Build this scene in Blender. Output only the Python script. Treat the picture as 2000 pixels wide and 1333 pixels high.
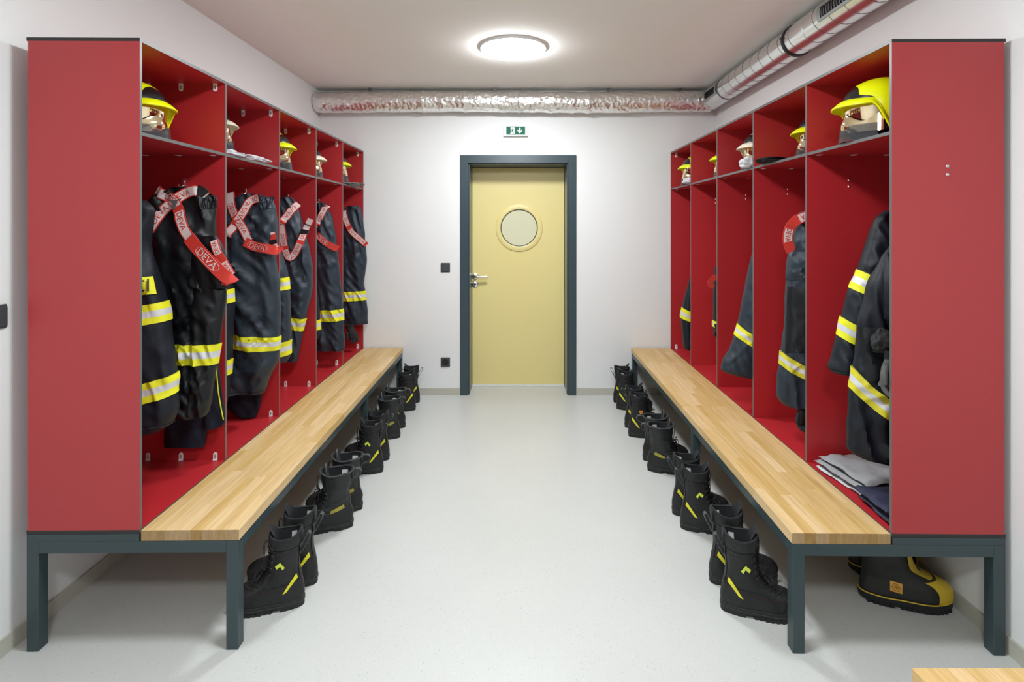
import bpy, bmesh, math, random
import numpy as np
from mathutils import Vector, Matrix, noise

for o in list(bpy.data.objects): bpy.data.objects.remove(o)
scene = bpy.context.scene
COL = scene.collection
PI = math.pi
R = math.radians

# ---------------------------------------------------------------- camera, world, exposure
F = 1050.0; CX, CY = 1013.0, 442.5; CAMZ = 1.446
cam_d = bpy.data.cameras.new('camera'); cam = bpy.data.objects.new('camera', cam_d); COL.objects.link(cam)
cam.location = (0, 0, CAMZ); cam.rotation_euler = (PI/2, 0, 0)
cam_d.sensor_width = 36; cam_d.lens = 36*F/2000
cam_d.shift_x = -(CX-1000)/2000; cam_d.shift_y = -(666.5-CY)/2000
cam_d.clip_start = 0.02
scene.camera = cam
w = bpy.data.worlds.new('world'); scene.world = w; w.use_nodes = True
w.node_tree.nodes['Background'].inputs[0].default_value = (0.02, 0.02, 0.022, 1)
w.node_tree.nodes['Background'].inputs[1].default_value = 1.0
vs = scene.view_settings
vs.view_transform = 'Standard'; vs.look = 'None'; vs.gamma = 1.0; vs.use_curve_mapping = False
vs.exposure = 2.2
LAMP_STRENGTH = 21.0
LAMPS = ((-0.035, 3.48), (-0.035, 1.48), (-0.035, -0.52))

def PX(px, Y): return (px-CX)*Y/F
def PZ(py, Y): return CAMZ-(py-CY)*Y/F

# ---------------------------------------------------------------- materials
def mat(name, col, rough=0.5, metal=0.0, spec=0.5, bump=None, var=None, **kw):
    m = bpy.data.materials.new(name); m.use_nodes = True
    nt = m.node_tree; b = nt.nodes['Principled BSDF']
    b.inputs['Base Color'].default_value = (*col, 1)
    b.inputs['Roughness'].default_value = rough
    b.inputs['Metallic'].default_value = metal
    b.inputs['Specular IOR Level'].default_value = spec
    tc = nt.nodes.new('ShaderNodeTexCoord')
    if var:                                   # (scale, amount): faint mottling of the thing's own colour
        n = nt.nodes.new('ShaderNodeTexNoise'); n.inputs['Scale'].default_value = var[0]; n.inputs['Detail'].default_value = 4
        nt.links.new(tc.outputs['Object'], n.inputs['Vector'])
        mx = nt.nodes.new('ShaderNodeMix'); mx.data_type = 'RGBA'
        mx.inputs[6].default_value = (*[c*(1-var[1]) for c in col], 1)
        mx.inputs[7].default_value = (*[min(1, c*(1+var[1])) for c in col], 1)
        nt.links.new(n.outputs['Fac'], mx.inputs[0]); nt.links.new(mx.outputs[2], b.inputs['Base Color'])
    if bump:                                  # (scale, strength, distance[, detail])
        n = nt.nodes.new('ShaderNodeTexNoise'); n.inputs['Scale'].default_value = bump[0]
        n.inputs['Detail'].default_value = bump[3] if len(bump) > 3 else 5
        nt.links.new(tc.outputs['Object'], n.inputs['Vector'])
        bp = nt.nodes.new('ShaderNodeBump'); bp.inputs['Strength'].default_value = bump[1]; bp.inputs['Distance'].default_value = bump[2]
        nt.links.new(n.outputs['Fac'], bp.inputs['Height']); nt.links.new(bp.outputs['Normal'], b.inputs['Normal'])
    for k, v in kw.items():
        b.inputs[k.replace('_', ' ')].default_value = v
    return m

M = {}
M['wall'] = mat('white_plaster', (0.81, 0.82, 0.815), 0.9, bump=(140, 0.12, 0.002), spec=0.2)
M['ceil'] = mat('ceiling_paint', (0.87, 0.85, 0.815), 0.92, bump=(90, 0.08, 0.002), spec=0.2)
M['tile'] = mat('skirting_tile', (0.50, 0.49, 0.42), 0.55, var=(6, 0.06))
M['red'] = mat('red_laminate', (0.43, 0.017, 0.023), 0.42, spec=0.8, var=(2.0, 0.05))
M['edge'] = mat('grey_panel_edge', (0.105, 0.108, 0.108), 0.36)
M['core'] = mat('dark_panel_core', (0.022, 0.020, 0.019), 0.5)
M['steel'] = mat('anthracite_steel', (0.034, 0.056, 0.062), 0.36, spec=0.5, bump=(260, 0.05, 0.001))
M['frame'] = mat('slate_blue_steel', (0.036, 0.062, 0.075), 0.28, spec=0.55)
M['door'] = mat('cream_yellow_laminate', (0.80, 0.68, 0.29), 0.36, var=(1.2, 0.03))
M['doorwhite'] = mat('white_seal', (0.8, 0.8, 0.74), 0.5)
M['chrome'] = mat('satin_chrome', (0.78, 0.78, 0.78), 0.22, 1.0)
M['white'] = mat('white_plastic', (0.82, 0.83, 0.83), 0.4)
M['clip'] = mat('white_bracket_steel', (0.85, 0.85, 0.85), 0.35, 0.0)
M['slot'] = mat('bracket_slot', (0.10, 0.09, 0.09), 0.6)
M['darkplastic'] = mat('dark_grey_plastic', (0.055, 0.062, 0.066), 0.42)
M['black'] = mat('black_rubber', (0.012, 0.012, 0.013), 0.55)
M['green'] = mat('sign_green', (0.008, 0.13, 0.07), 0.6, spec=0.25)
M['signwhite'] = mat('sign_white', (0.85, 0.92, 0.90), 0.3)
M['glass'] = mat('porthole_glass', (0.72, 0.71, 0.50), 0.05, spec=0.8)
M['foilred'] = M['red']
# garments
M['navy'] = mat('navy_aramid', (0.017, 0.028, 0.042), 0.52, bump=(45, 0.25, 0.005, 5), spec=0.42)
M['ink'] = mat('black_blue_aramid', (0.006, 0.009, 0.0145), 0.54, bump=(45, 0.25, 0.005, 5), spec=0.32)
M['charcoal'] = mat('charcoal_coated_cloth', (0.0055, 0.0072, 0.0090), 0.48, bump=(40, 0.25, 0.005, 5), spec=0.34)
M['denim'] = mat('dark_station_trousers', (0.010, 0.013, 0.026), 0.8, bump=(60, 0.3, 0.004), spec=0.3)
M['yellow'] = mat('fluorescent_yellow_tape', (0.74, 0.73, 0.025), 0.55, var=(60, 0.08), spec=0.3)
M['dirtyyellow'] = mat('soiled_yellow_tape', (0.62, 0.56, 0.035), 0.6, var=(28, 0.35), spec=0.3)
M['silver'] = mat('retroreflective_tape', (0.60, 0.61, 0.63), 0.45, 0.1, var=(80, 0.08))
M['strapred'] = mat('red_webbing', (0.62, 0.040, 0.028), 0.6, bump=(220, 0.2, 0.001))
M['strapwhite'] = mat('pinkish_white_webbing', (0.74, 0.62, 0.60), 0.65)
M['strapgrey'] = mat('grey_webbing', (0.10, 0.09, 0.09), 0.7)
M['buckle'] = mat('black_buckle', (0.010, 0.010, 0.012), 0.4)
M['greycloth'] = mat('heather_grey_cotton', (0.29, 0.30, 0.31), 0.9, var=(120, 0.14), bump=(60, 0.25, 0.004))
M['whitecloth'] = mat('white_cotton', (0.62, 0.63, 0.66), 0.9, bump=(70, 0.3, 0.004))
M['navycloth'] = mat('navy_cotton', (0.018, 0.024, 0.055), 0.75, bump=(60, 0.3, 0.004))
M['blackcloth'] = mat('black_cotton', (0.006, 0.006, 0.007), 0.9)
M['glove'] = mat('worn_black_glove', (0.013, 0.014, 0.015), 0.75, var=(40, 0.4), bump=(50, 0.4, 0.004))
M['gloveg'] = mat('grey_glove_leather', (0.075, 0.073, 0.07), 0.7, var=(25, 0.3), bump=(50, 0.4, 0.004))
# helmets
M['helmyel'] = mat('fluorescent_helmet', (0.80, 0.88, 0.004), 0.26, spec=0.5)
M['helmwhite'] = mat('cream_helmet', (0.80, 0.75, 0.58), 0.3, spec=0.5)
M['helmblack'] = mat('black_helmet_plate', (0.008, 0.008, 0.009), 0.25)
M['gold'] = mat('gold_mirror_visor', (0.93, 0.76, 0.50), 0.08, 1.0)
M['smoke'] = mat('smoky_face_shield', (0.50, 0.52, 0.56), 0.06, spec=0.8, Transmission_Weight=0.93, IOR=1.2)
M['liner'] = mat('dark_helmet_liner', (0.015, 0.013, 0.012), 0.8)
# boots
M['leather'] = mat('black_boot_leather', (0.011, 0.0115, 0.012), 0.5, bump=(70, 0.35, 0.004), spec=0.42)
M['leatherB'] = mat('black_smooth_leather', (0.012, 0.0135, 0.0145), 0.40, bump=(60, 0.35, 0.004), spec=0.5)
M['sole'] = mat('boot_rubber_sole', (0.009, 0.0095, 0.010), 0.6, bump=(80, 0.2, 0.002))
M['lining'] = mat('boot_lining', (0.012, 0.014, 0.016), 0.85)
M['redstitch'] = mat('red_stitching', (0.045, 0.010, 0.010), 0.7)
M['lace'] = mat('black_lace', (0.008, 0.008, 0.009), 0.7)
M['eyelet'] = mat('gunmetal_eyelet', (0.16, 0.16, 0.165), 0.4, 0.8)
M['loop'] = mat('grey_pull_loop', (0.055, 0.06, 0.063), 0.55)
M['bootyel'] = mat('boot_reflective_yellow', (0.78, 0.74, 0.03), 0.45, var=(40, 0.15))
M['bootdull'] = mat('boot_faded_yellow', (0.36, 0.32, 0.045), 0.5, var=(30, 0.3))
M['bootlime'] = mat('boot_lime_logo', (0.70, 0.80, 0.08), 0.4)
M['orange'] = mat('orange_badge', (0.85, 0.33, 0.06), 0.5)
M['redbadge'] = mat('red_badge', (0.45, 0.03, 0.02), 0.5)
M['label'] = mat('white_label', (0.75, 0.76, 0.77), 0.7)
M['rubber'] = mat('black_rubber_boot', (0.016, 0.016, 0.015), 0.48, var=(12, 0.5), bump=(90, 0.12, 0.002))
M['rubyel'] = mat('ochre_yellow_rubber', (0.68, 0.47, 0.03), 0.5, var=(14, 0.12))
M['tag'] = mat('orange_tag', (0.68, 0.34, 0.05), 0.5)
M['galv'] = mat('galvanised_steel', (0.80, 0.82, 0.82), 0.25, 1.0, bump=(60, 0.10, 0.002), var=(35, 0.06))
M['seam'] = mat('dark_duct_seam', (0.14, 0.14, 0.14), 0.5, 0.6)
M['vent'] = mat('grey_vent_steel', (0.36, 0.39, 0.39), 0.4, 0.7)
M['ventdark'] = mat('vent_fin', (0.07, 0.08, 0.08), 0.5, 0.3)

def foil_mat():
    m = bpy.data.materials.new('crinkled_aluminium_foil'); m.use_nodes = True
    nt = m.node_tree; b = nt.nodes['Principled BSDF']
    b.inputs['Base Color'].default_value = (0.86, 0.845, 0.82, 1); b.inputs['Metallic'].default_value = 1; b.inputs['Roughness'].default_value = 0.33
    tc = nt.nodes.new('ShaderNodeTexCoord')
    v = nt.nodes.new('ShaderNodeTexVoronoi'); v.inputs['Scale'].default_value = 34; v.feature = 'F1'
    n = nt.nodes.new('ShaderNodeTexNoise'); n.inputs['Scale'].default_value = 22; n.inputs['Detail'].default_value = 6; n.inputs['Distortion'].default_value = 1.5
    ad = nt.nodes.new('ShaderNodeMath'); ad.operation = 'ADD'
    nt.links.new(tc.outputs['Object'], v.inputs['Vector']); nt.links.new(tc.outputs['Object'], n.inputs['Vector'])
    nt.links.new(v.outputs['Distance'], ad.inputs[0]); nt.links.new(n.outputs['Fac'], ad.inputs[1])
    bp = nt.nodes.new('ShaderNodeBump'); bp.inputs['Strength'].default_value = 0.45; bp.inputs['Distance'].default_value = 0.012
    nt.links.new(ad.outputs[0], bp.inputs['Height']); nt.links.new(bp.outputs['Normal'], b.inputs['Normal'])
    return m
M['foil'] = foil_mat()

def wood_mat(name, c1, c2, c3, endgrain=False):
    m = bpy.data.materials.new(name); m.use_nodes = True
    nt = m.node_tree; b = nt.nodes['Principled BSDF']; b.inputs['Roughness'].default_value = 0.42; b.inputs['Specular IOR Level'].default_value = 0.4
    tc = nt.nodes.new('ShaderNodeTexCoord'); oi = nt.nodes.new('ShaderNodeObjectInfo')
    mp = nt.nodes.new('ShaderNodeMapping'); mp.inputs['Scale'].default_value = (70, 3.0, 70) if not endgrain else (60, 60, 12)
    off = nt.nodes.new('ShaderNodeVectorMath'); off.operation = 'ADD'
    mul = nt.nodes.new('ShaderNodeMath'); mul.operation = 'MULTIPLY'; mul.inputs[1].default_value = 37.0
    nt.links.new(oi.outputs['Random'], mul.inputs[0])
    nt.links.new(tc.outputs['Object'], off.inputs[0]); nt.links.new(mul.outputs[0], off.inputs[1])
    nt.links.new(off.outputs[0], mp.inputs['Vector'])
    n = nt.nodes.new('ShaderNodeTexNoise'); n.inputs['Scale'].default_value = 1.0; n.inputs['Detail'].default_value = 7; n.inputs['Roughness'].default_value = 0.62; n.inputs['Distortion'].default_value = 0.7
    nt.links.new(mp.outputs[0], n.inputs['Vector'])
    cr = nt.nodes.new('ShaderNodeValToRGB'); e = cr.color_ramp.elements
    e[0].position = 0.28; e[0].color = (*c1, 1); e[1].position = 0.72; e[1].color = (*c3, 1)
    k = cr.color_ramp.elements.new(0.5); k.color = (*c2, 1)
    nt.links.new(n.outputs['Fac'], cr.inputs['Fac'])
    hsv = nt.nodes.new('ShaderNodeHueSaturation')
    mr = nt.nodes.new('ShaderNodeMapRange'); mr.inputs[3].default_value = 0.88; mr.inputs[4].default_value = 1.08
    nt.links.new(oi.outputs['Random'], mr.inputs[0]); nt.links.new(mr.outputs[0], hsv.inputs['Value'])
    mr2 = nt.nodes.new('ShaderNodeMapRange'); mr2.inputs[3].default_value = 1.12; mr2.inputs[4].default_value = 0.9
    nt.links.new(oi.outputs['Random'], mr2.inputs[0]); nt.links.new(mr2.outputs[0], hsv.inputs['Saturation'])
    nt.links.new(cr.outputs[0], hsv.inputs['Color']); nt.links.new(hsv.outputs[0], b.inputs['Base Color'])
    bp = nt.nodes.new('ShaderNodeBump'); bp.inputs['Strength'].default_value = 0.06; bp.inputs['Distance'].default_value = 0.002
    nt.links.new(n.outputs['Fac'], bp.inputs['Height']); nt.links.new(bp.outputs['Normal'], b.inputs['Normal'])
    return m
M['oak'] = wood_mat('oak_stave', (0.54, 0.35, 0.15), (0.66, 0.46, 0.215), (0.74, 0.545, 0.28))
M['oakend'] = wood_mat('oak_end_grain', (0.30, 0.18, 0.075), (0.38, 0.24, 0.105), (0.44, 0.29, 0.13), True)

def floor_mat():
    m = bpy.data.materials.new('speckled_resin_floor'); m.use_nodes = True
    nt = m.node_tree; b = nt.nodes['Principled BSDF']; b.inputs['Roughness'].default_value = 0.34; b.inputs['Specular IOR Level'].default_value = 0.4
    tc = nt.nodes.new('ShaderNodeTexCoord')
    def specks(scale, th, seed):
        v = nt.nodes.new('ShaderNodeTexVoronoi'); v.inputs['Scale'].default_value = scale; v.voronoi_dimensions = '2D'
        mp = nt.nodes.new('ShaderNodeMapping'); mp.inputs['Location'].default_value = (seed, seed*1.7, 0)
        nt.links.new(tc.outputs['Object'], mp.inputs['Vector']); nt.links.new(mp.outputs[0], v.inputs['Vector'])
        sp = nt.nodes.new('ShaderNodeSeparateColor'); nt.links.new(v.outputs['Color'], sp.inputs[0])
        # only some cells, and only near the cell point
        a = nt.nodes.new('ShaderNodeMath'); a.operation = 'LESS_THAN'; a.inputs[1].default_value = th
        nt.links.new(v.outputs['Distance'], a.inputs[0])
        c = nt.nodes.new('ShaderNodeMath'); c.operation = 'LESS_THAN'; c.inputs[1].default_value = 0.17
        nt.links.new(sp.outputs[0], c.inputs[0])
        d = nt.nodes.new('ShaderNodeMath'); d.operation = 'MULTIPLY'
        nt.links.new(a.outputs[0], d.inputs[0]); nt.links.new(c.outputs[0], d.inputs[1])
        return d.outputs[0]
    n = nt.nodes.new('ShaderNodeTexNoise'); n.inputs['Scale'].default_value = 2.2; n.inputs['Detail'].default_value = 6
    nt.links.new(tc.outputs['Object'], n.inputs['Vector'])
    base = nt.nodes.new('ShaderNodeMix'); base.data_type = 'RGBA'
    base.inputs[6].default_value = (0.53, 0.54, 0.52, 1); base.inputs[7].default_value = (0.585, 0.597, 0.575, 1)
    nt.links.new(n.outputs['Fac'], base.inputs[0])
    prev = base.outputs[2]
    for (sc, th, sd, colr) in ((46, 0.05, 3.1, (0.20, 0.20, 0.18, 1)), (130, 0.12, 9.7, (0.34, 0.34, 0.31, 1)), (170, 0.13, 5.3, (0.70, 0.70, 0.68, 1))):
        mx = nt.nodes.new('ShaderNodeMix'); mx.data_type = 'RGBA'; mx.inputs[7].default_value = colr
        nt.links.new(specks(sc, th, sd), mx.inputs[0]); nt.links.new(prev, mx.inputs[6]); prev = mx.outputs[2]
    nt.links.new(prev, b.inputs['Base Color'])
    return m
M['floor'] = floor_mat()
def emit(name, col, s):
    m = bpy.data.materials.new(name); m.use_nodes = True; nt = m.node_tree
    for n in list(nt.nodes):
        if n.type != 'OUTPUT_MATERIAL': nt.nodes.remove(n)
    e = nt.nodes.new('ShaderNodeEmission'); e.inputs[0].default_value = (*col, 1); e.inputs[1].default_value = s
    nt.links.new(e.outputs[0], [n for n in nt.nodes if n.type == 'OUTPUT_MATERIAL'][0].inputs[0]); return m
M['glow'] = emit('lamp_diffuser_glow', (0.945, 0.99, 1.02), LAMP_STRENGTH)

# ---------------------------------------------------------------- mesh helpers
class MB:
    def __init__(s): s.v = []; s.f = []; s.m = []
    def add(s, vs_, fs, m=0):
        b = len(s.v); s.v += [tuple(p) for p in vs_]; s.f += [tuple(b+i for i in f) for f in fs]
        s.m += (list(m) if isinstance(m, (list, tuple)) else [m]*len(fs)); return s
    def box(s, lo, hi, m=0, bev=0.0):
        (x0, y0, z0), (x1, y1, z1) = lo, hi
        if bev <= 0:
            vs_ = [(x, y, z) for x in (x0, x1) for y in (y0, y1) for z in (z0, z1)]
            fs = [(0, 1, 3, 2), (4, 6, 7, 5), (0, 4, 5, 1), (2, 3, 7, 6), (0, 2, 6, 4), (1, 5, 7, 3)]
            return s.add(vs_, fs, m)
        bm = bmesh.new(); bmesh.ops.create_cube(bm, size=1)
        for v in bm.verts: v.co = Vector(((x0+x1)/2+v.co.x*(x1-x0), (y0+y1)/2+v.co.y*(y1-y0), (z0+z1)/2+v.co.z*(z1-z0)))
        bmesh.ops.bevel(bm, geom=bm.edges[:], offset=bev, segments=1, profile=0.5, affect='EDGES')
        bm.verts.index_update()
        s.add([v.co[:] for v in bm.verts], [[v.index for v in f.verts] for f in bm.faces], m); bm.free(); return s
    def grid(s, fn, nu, nv, cu=False, m=0, caps=(False, False), flip=False):
        vs_ = []; fs = []; ms = []
        for j in range(nv):
            for i in range(nu): vs_.append(fn(i/(nu if cu else nu-1), j/(nv-1)))
        for j in range(nv-1):
            for i in range(nu if cu else nu-1):
                a = j*nu+i; b = j*nu+(i+1) % nu; q = (a, b, b+nu, a+nu)
                fs.append(q[::-1] if flip else q); ms.append(m(i, j) if callable(m) else m)
        mc = m(0, 0) if callable(m) else m
        if caps[0]: fs.append(tuple(range(nu))[::-1] if not flip else tuple(range(nu))); ms.append(mc)
        if caps[1]: fs.append(tuple((nv-1)*nu+i for i in range(nu))); ms.append(mc)
        return s.add(vs_, fs, ms)
    def tube(s, pts, r, n=8, m=0, closed=False, caps=True):
        pts = [Vector(p) for p in pts]; L = len(pts); rings = []
        up = None
        for i, p in enumerate(pts):
            t = (pts[(i+1) % L]-pts[i-1]) if closed or 0 < i < L-1 else (pts[1]-pts[0] if i == 0 else pts[-1]-pts[-2])
            if t.length < 1e-9: t = Vector((0, 0, 1))
            t.normalize()
            if up is None:
                up = Vector((0, 0, 1)) if abs(t.z) < .9 else Vector((1, 0, 0))
            a = t.cross(up)
            if a.length < 1e-6: a = t.cross(Vector((0, 1, 0)))
            a.normalize(); b = a.cross(t).normalized(); up = b
            rr = r[i] if isinstance(r, (list, tuple)) else r
            rings.append([p+rr*(math.cos(2*PI*k/n)*a+math.sin(2*PI*k/n)*b) for k in range(n)])
        vs_ = [q for ring in rings for q in ring]; fs = []
        for j in range(L if closed else L-1):
            for k in range(n):
                j2 = (j+1) % L
                fs.append((j*n+k, j*n+(k+1) % n, j2*n+(k+1) % n, j2*n+k))
        if caps and not closed: fs += [tuple(range(n))[::-1], tuple((L-1)*n+k for k in range(n))]
        return s.add(vs_, fs, m)
    def lathe(s, prof, n=32, c=(0, 0, 0), axis='z', m=0):
        # prof: list of (r, h)
        def P(r, h, a):
            if axis == 'z': return (c[0]+r*math.cos(a), c[1]+r*math.sin(a), c[2]+h)
            if axis == 'y': return (c[0]+r*math.cos(a), c[1]+h, c[2]+r*math.sin(a))
            return (c[0]+h, c[1]+r*math.cos(a), c[2]+r*math.sin(a))
        return s.grid(lambda u, v: P(*prof[int(round(v*(len(prof)-1)))], 2*PI*u), n, len(prof), True, m)
    def poly(s, pts, off, m=0):
        # planar polygon extruded by vector off
        n = len(pts); vs_ = [Vector(p) for p in pts]; o = Vector(off)
        fs = [tuple(range(n)), tuple(n+i for i in range(n))[::-1]]+[(i, n+i, n+(i+1) % n, (i+1) % n) for i in range(n)]
        return s.add(vs_+[v+o for v in vs_], fs, m)
    def mesh(s, name, mats, smooth=True, org=(0, 0, 0), angle=40):
        me = bpy.data.meshes.new(name)
        ox, oy, oz = org
        me.from_pydata([(x-ox, y-oy, z-oz) for x, y, z in s.v], [], s.f)
        for k in mats: me.materials.append(M[k])
        me.polygons.foreach_set('material_index', s.m)
        bm = bmesh.new(); bm.from_mesh(me); bmesh.ops.recalc_face_normals(bm, faces=bm.faces); bm.to_mesh(me); bm.free()
        if smooth:
            me.shade_smooth()
            me.set_sharp_from_angle(angle=R(angle))
        me.update(); return me

ORG = {}
def link(name, me, parent=None, loc=(0, 0, 0), rot=(0, 0, 0)):
    o = bpy.data.objects.new(name, me); COL.objects.link(o); o.location = loc; o.rotation_euler = rot
    if parent: o.parent = parent
    return o
def part(name, mb, mats, parent, smooth=True, angle=40, label=None, world=True):
    """part of a thing; world coordinates unless the thing's root is a local frame"""
    org = ORG.get(parent.name, (0, 0, 0)) if world else (0, 0, 0)
    o = link(name, mb.mesh(name, mats, smooth, org, angle), parent)
    ORG[o.name] = org
    if label: o['label'] = label
    return o
def tag(o, label=None, cat=None, group=None, kind=None):
    if label: o['label'] = label
    if cat: o['category'] = cat
    if group: o['group'] = group
    if kind: o['kind'] = kind
    return o
def thing(name, label, cat, loc=(0, 0, 0), rotz=0, group=None):
    o = link(name, None, None, loc, (0, 0, rotz)); o.empty_display_size = .05
    ORG[o.name] = tuple(loc)
    return tag(o, label, cat, group)
def struct(name, mb, mats, smooth=False, loc=(0, 0, 0)):
    o = link(name, mb.mesh(name, mats, smooth, loc), None, loc); ORG[o.name] = tuple(loc)
    return tag(o, kind='structure')

def text_geo(s):
    cu = bpy.data.curves.new('txt', 'FONT'); cu.body = s; cu.resolution_u = 3
    o = bpy.data.objects.new('txt', cu); COL.objects.link(o)
    dg = bpy.context.evaluated_depsgraph_get(); dg.update()
    me = bpy.data.meshes.new_from_object(o.evaluated_get(dg))
    vs_ = [(v.co.x, v.co.y) for v in me.vertices]; fs = [tuple(p.vertices) for p in me.polygons]
    bpy.data.objects.remove(o); bpy.data.curves.remove(cu); bpy.data.meshes.remove(me)
    x0 = min(v[0] for v in vs_); x1 = max(v[0] for v in vs_); y0 = min(v[1] for v in vs_); y1 = max(v[1] for v in vs_)
    # normalised: x in 0..aspect, y in 0..1
    h = y1-y0
    return [((x-x0)/h, (y-y0)/h) for x, y in vs_], fs, (x1-x0)/h
# ---------------------------------------------------------------- the room
CEIL = 2.608; YW = 4.605; YB = -7.0
def xl(y): return -1.739+(y-1.8)*0.0105*1.0 if False else -1.739-(1.8-y)*0.0105
def xr(y): return 1.660+(y-1.8)*0.0105
b = MB(); b.poly([(xl(YB)-.2, YB-.2, -.06), (xr(YB)+.2, YB-.2, -.06), (xr(YW)+.2, YW+.6, -.06), (xl(YW)-.2, YW+.6, -.06)], (0, 0, .06)); struct('floor', b, ['floor'])
b = MB(); b.poly([(xl(YB)-.2, YB-.2, CEIL), (xr(YB)+.2, YB-.2, CEIL), (xr(YW)+.2, YW+.5, CEIL), (xl(YW)-.2, YW+.5, CEIL)], (0, 0, .1)); struct('ceiling', b, ['ceil'])
b = MB(); b.poly([(xl(YB), YB, 0), (xl(YW), YW, 0), (xl(YW)-.15, YW, 0), (xl(YB)-.15, YB, 0)], (0, 0, CEIL)); struct('wall_left', b, ['wall'])
b = MB(); b.poly([(xr(YB), YB, 0), (xr(YW), YW, 0), (xr(YW)+.15, YW, 0), (xr(YB)+.15, YB, 0)], (0, 0, CEIL)); struct('wall_right', b, ['wall'])
DX0, DX1, DZ = -.432, .424, 1.988
b = MB(); x0 = xl(YW)-.15; x1 = xr(YW)+.15
b.box((x0, YW, 0), (DX0, YW+.30, CEIL)); b.box((DX1, YW, 0), (x1, YW+.30, CEIL)); b.box((DX0, YW, DZ), (DX1, YW+.30, CEIL))
struct('wall_back', b, ['wall'])
b = MB(); b.box((xl(YB)-.15, YB-.15, 0), (xr(YB)+.15, YB, CEIL)); struct('wall_front', b, ['wall'])

# skirting of ceramic tiles, one piece each
def skirting(name, p0, p1, start, L=.6, H=.06, T=.009, nrm=1):
    p0 = Vector(p0); p1 = Vector(p1); d = (p1-p0); tot = d.length; d.normalize(); n = Vector((-d.y, d.x, 0))*nrm
    root = MB(); a = p0+n*.0002; c = p1+n*.0002
    root.poly([a, c, c+n*(T-.003), a+n*(T-.003)], (0, 0, H-.004))
    r = struct(name, root, ['ceil'], loc=tuple(p0))
    s = start
    while s > 0: s -= L
    while s < tot:
        q0 = max(0, s)+.001; q1 = min(tot, s+L)-.001
        if q1-q0 > .02:
            bb = MB(); A = p0+d*q0+n*.0004; B = p0+d*q1+n*.0004
            bb.poly([A, B, B+n*T, A+n*T], (0, 0, H))
            part('tile', bb, ['tile'], r, smooth=False)
        s += L
skirting('baseboard_left', (xl(YB), YB, 0), (xl(YW), YW, 0), 2.265-YB, nrm=-1)
skirting('baseboard_right', (xr(YB), YB, 0), (xr(YW), YW, 0), 2.10-YB, nrm=1)
skirting('baseboard_back_left', (xl(YW)+.01, YW, 0), (-.497, YW, 0), xl(YW)*-1-.786, nrm=-1)
skirting('baseboard_back_right', (.497, YW, 0), (xr(YW)-.01, YW, 0), .756-.497, nrm=-1)

# ---------------------------------------------------------------- door
YL = 4.862            # face of the leaf
dr = thing('door_1', None, None, (0, YL, 0)); dr['kind'] = 'structure'
b = MB(); b.box((DX0+.012, YL, .018), (DX1-.012, YL+.045, DZ-.012), bev=.002)
leaf = part('door_leaf', b, ['door'], dr, angle=20)
b = MB(); b.box((DX0+.012, YL-.002, .003), (DX1-.012, YL+.04, .018)); part('bottom_seal', b, ['doorwhite'], dr, False)
YF = 4.592
b = MB(); FW = .068
for (lo, hi) in (((DX0-FW, YF, 0), (DX0, YF+.024, DZ+FW)), ((DX1, YF, 0), (DX1+FW, YF+.024, DZ+FW)), ((DX0, YF, DZ), (DX1, YF+.024, DZ+FW))): b.box(lo, hi, bev=.0015)
part('door_frame', b, ['frame'], dr, angle=20)
b = MB()
b.box((DX0-.002, YF+.024, 0), (DX0+.010, YL+.05, DZ)); b.box((DX1-.010, YF+.024, 0), (DX1+.002, YL+.05, DZ)); b.box((DX0, YF+.024, DZ-.010), (DX1, YL+.05, DZ+.002))
part('door_jamb', b, ['frame'], dr, False)
PC = (PX(1014, YL), PZ(445.5, YL))
b = MB(); ro, ri = .213, .168
b.lathe([(ri, .004), (ri, -.008), (ri+.004, -.011), (ri+.010, -.012), (ro-.008, -.011), (ro-.002, -.008), (ro, .0)], 64, (PC[0], YL, PC[1]), 'y')
ring = part('porthole_ring', b, ['door'], dr)
b = MB()
for a in (90, 210, 330): b.lathe([(0.0001, -.0145), (.005, -.0135), (.006, -.010)], 10, (PC[0]+.19*math.cos(R(a)), YL, PC[1]+.19*math.sin(R(a))), 'y')
part('ring_screws', b, ['door'], ring)
b = MB(); b.lathe([(ri+.003, -.002), (ri-.004, -.006), (ri-.008, -.004)], 64, (PC[0], YL, PC[1]), 'y'); part('rubber_gasket', b, ['darkplastic'], ring)
b = MB(); b.lathe([(0.0001, -.003), (ri-.003, -.003), (ri-.003, .0)], 64, (PC[0], YL, PC[1]), 'y'); part('porthole_glass', b, ['glass'], dr)
hx, hz = PX(928, YL), PZ(540, YL); kz = PZ(556, YL)
b = MB(); b.lathe([(0.0001, -.011), (.020, -.011), (.0255, -.008), (.026, 0)], 28, (hx, YL, hz), 'y')
hr = part('handle_rosette', b, ['chrome'], dr)
b = MB(); b.tube([(hx, YL-.008, hz), (hx, YL-.042, hz), (hx+.006, YL-.052, hz), (hx+.018, YL-.055, hz), (hx+.06, YL-.056, hz), (hx+.112, YL-.053, hz), (hx+.118, YL-.050, hz)], [.010, .010, .011, .0115, .0105, .0095, .004], 12)
part('lever_handle', b, ['chrome'], dr)
b = MB(); b.lathe([(0.0001, -.010), (.020, -.010), (.0255, -.007), (.026, 0)], 28, (hx, YL, kz), 'y')
kr = part('key_rosette', b, ['chrome'], dr)
b = MB(); b.lathe([(0.0001, -.0125), (.0085, -.0125), (.0085, -.009)], 14, (hx, YL, kz+.005), 'y'); b.box((hx-.004, YL-.0125, kz-.017), (hx+.004, YL-.009, kz+.004)); part('lock_cylinder', b, ['slot'], kr, False)

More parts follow.
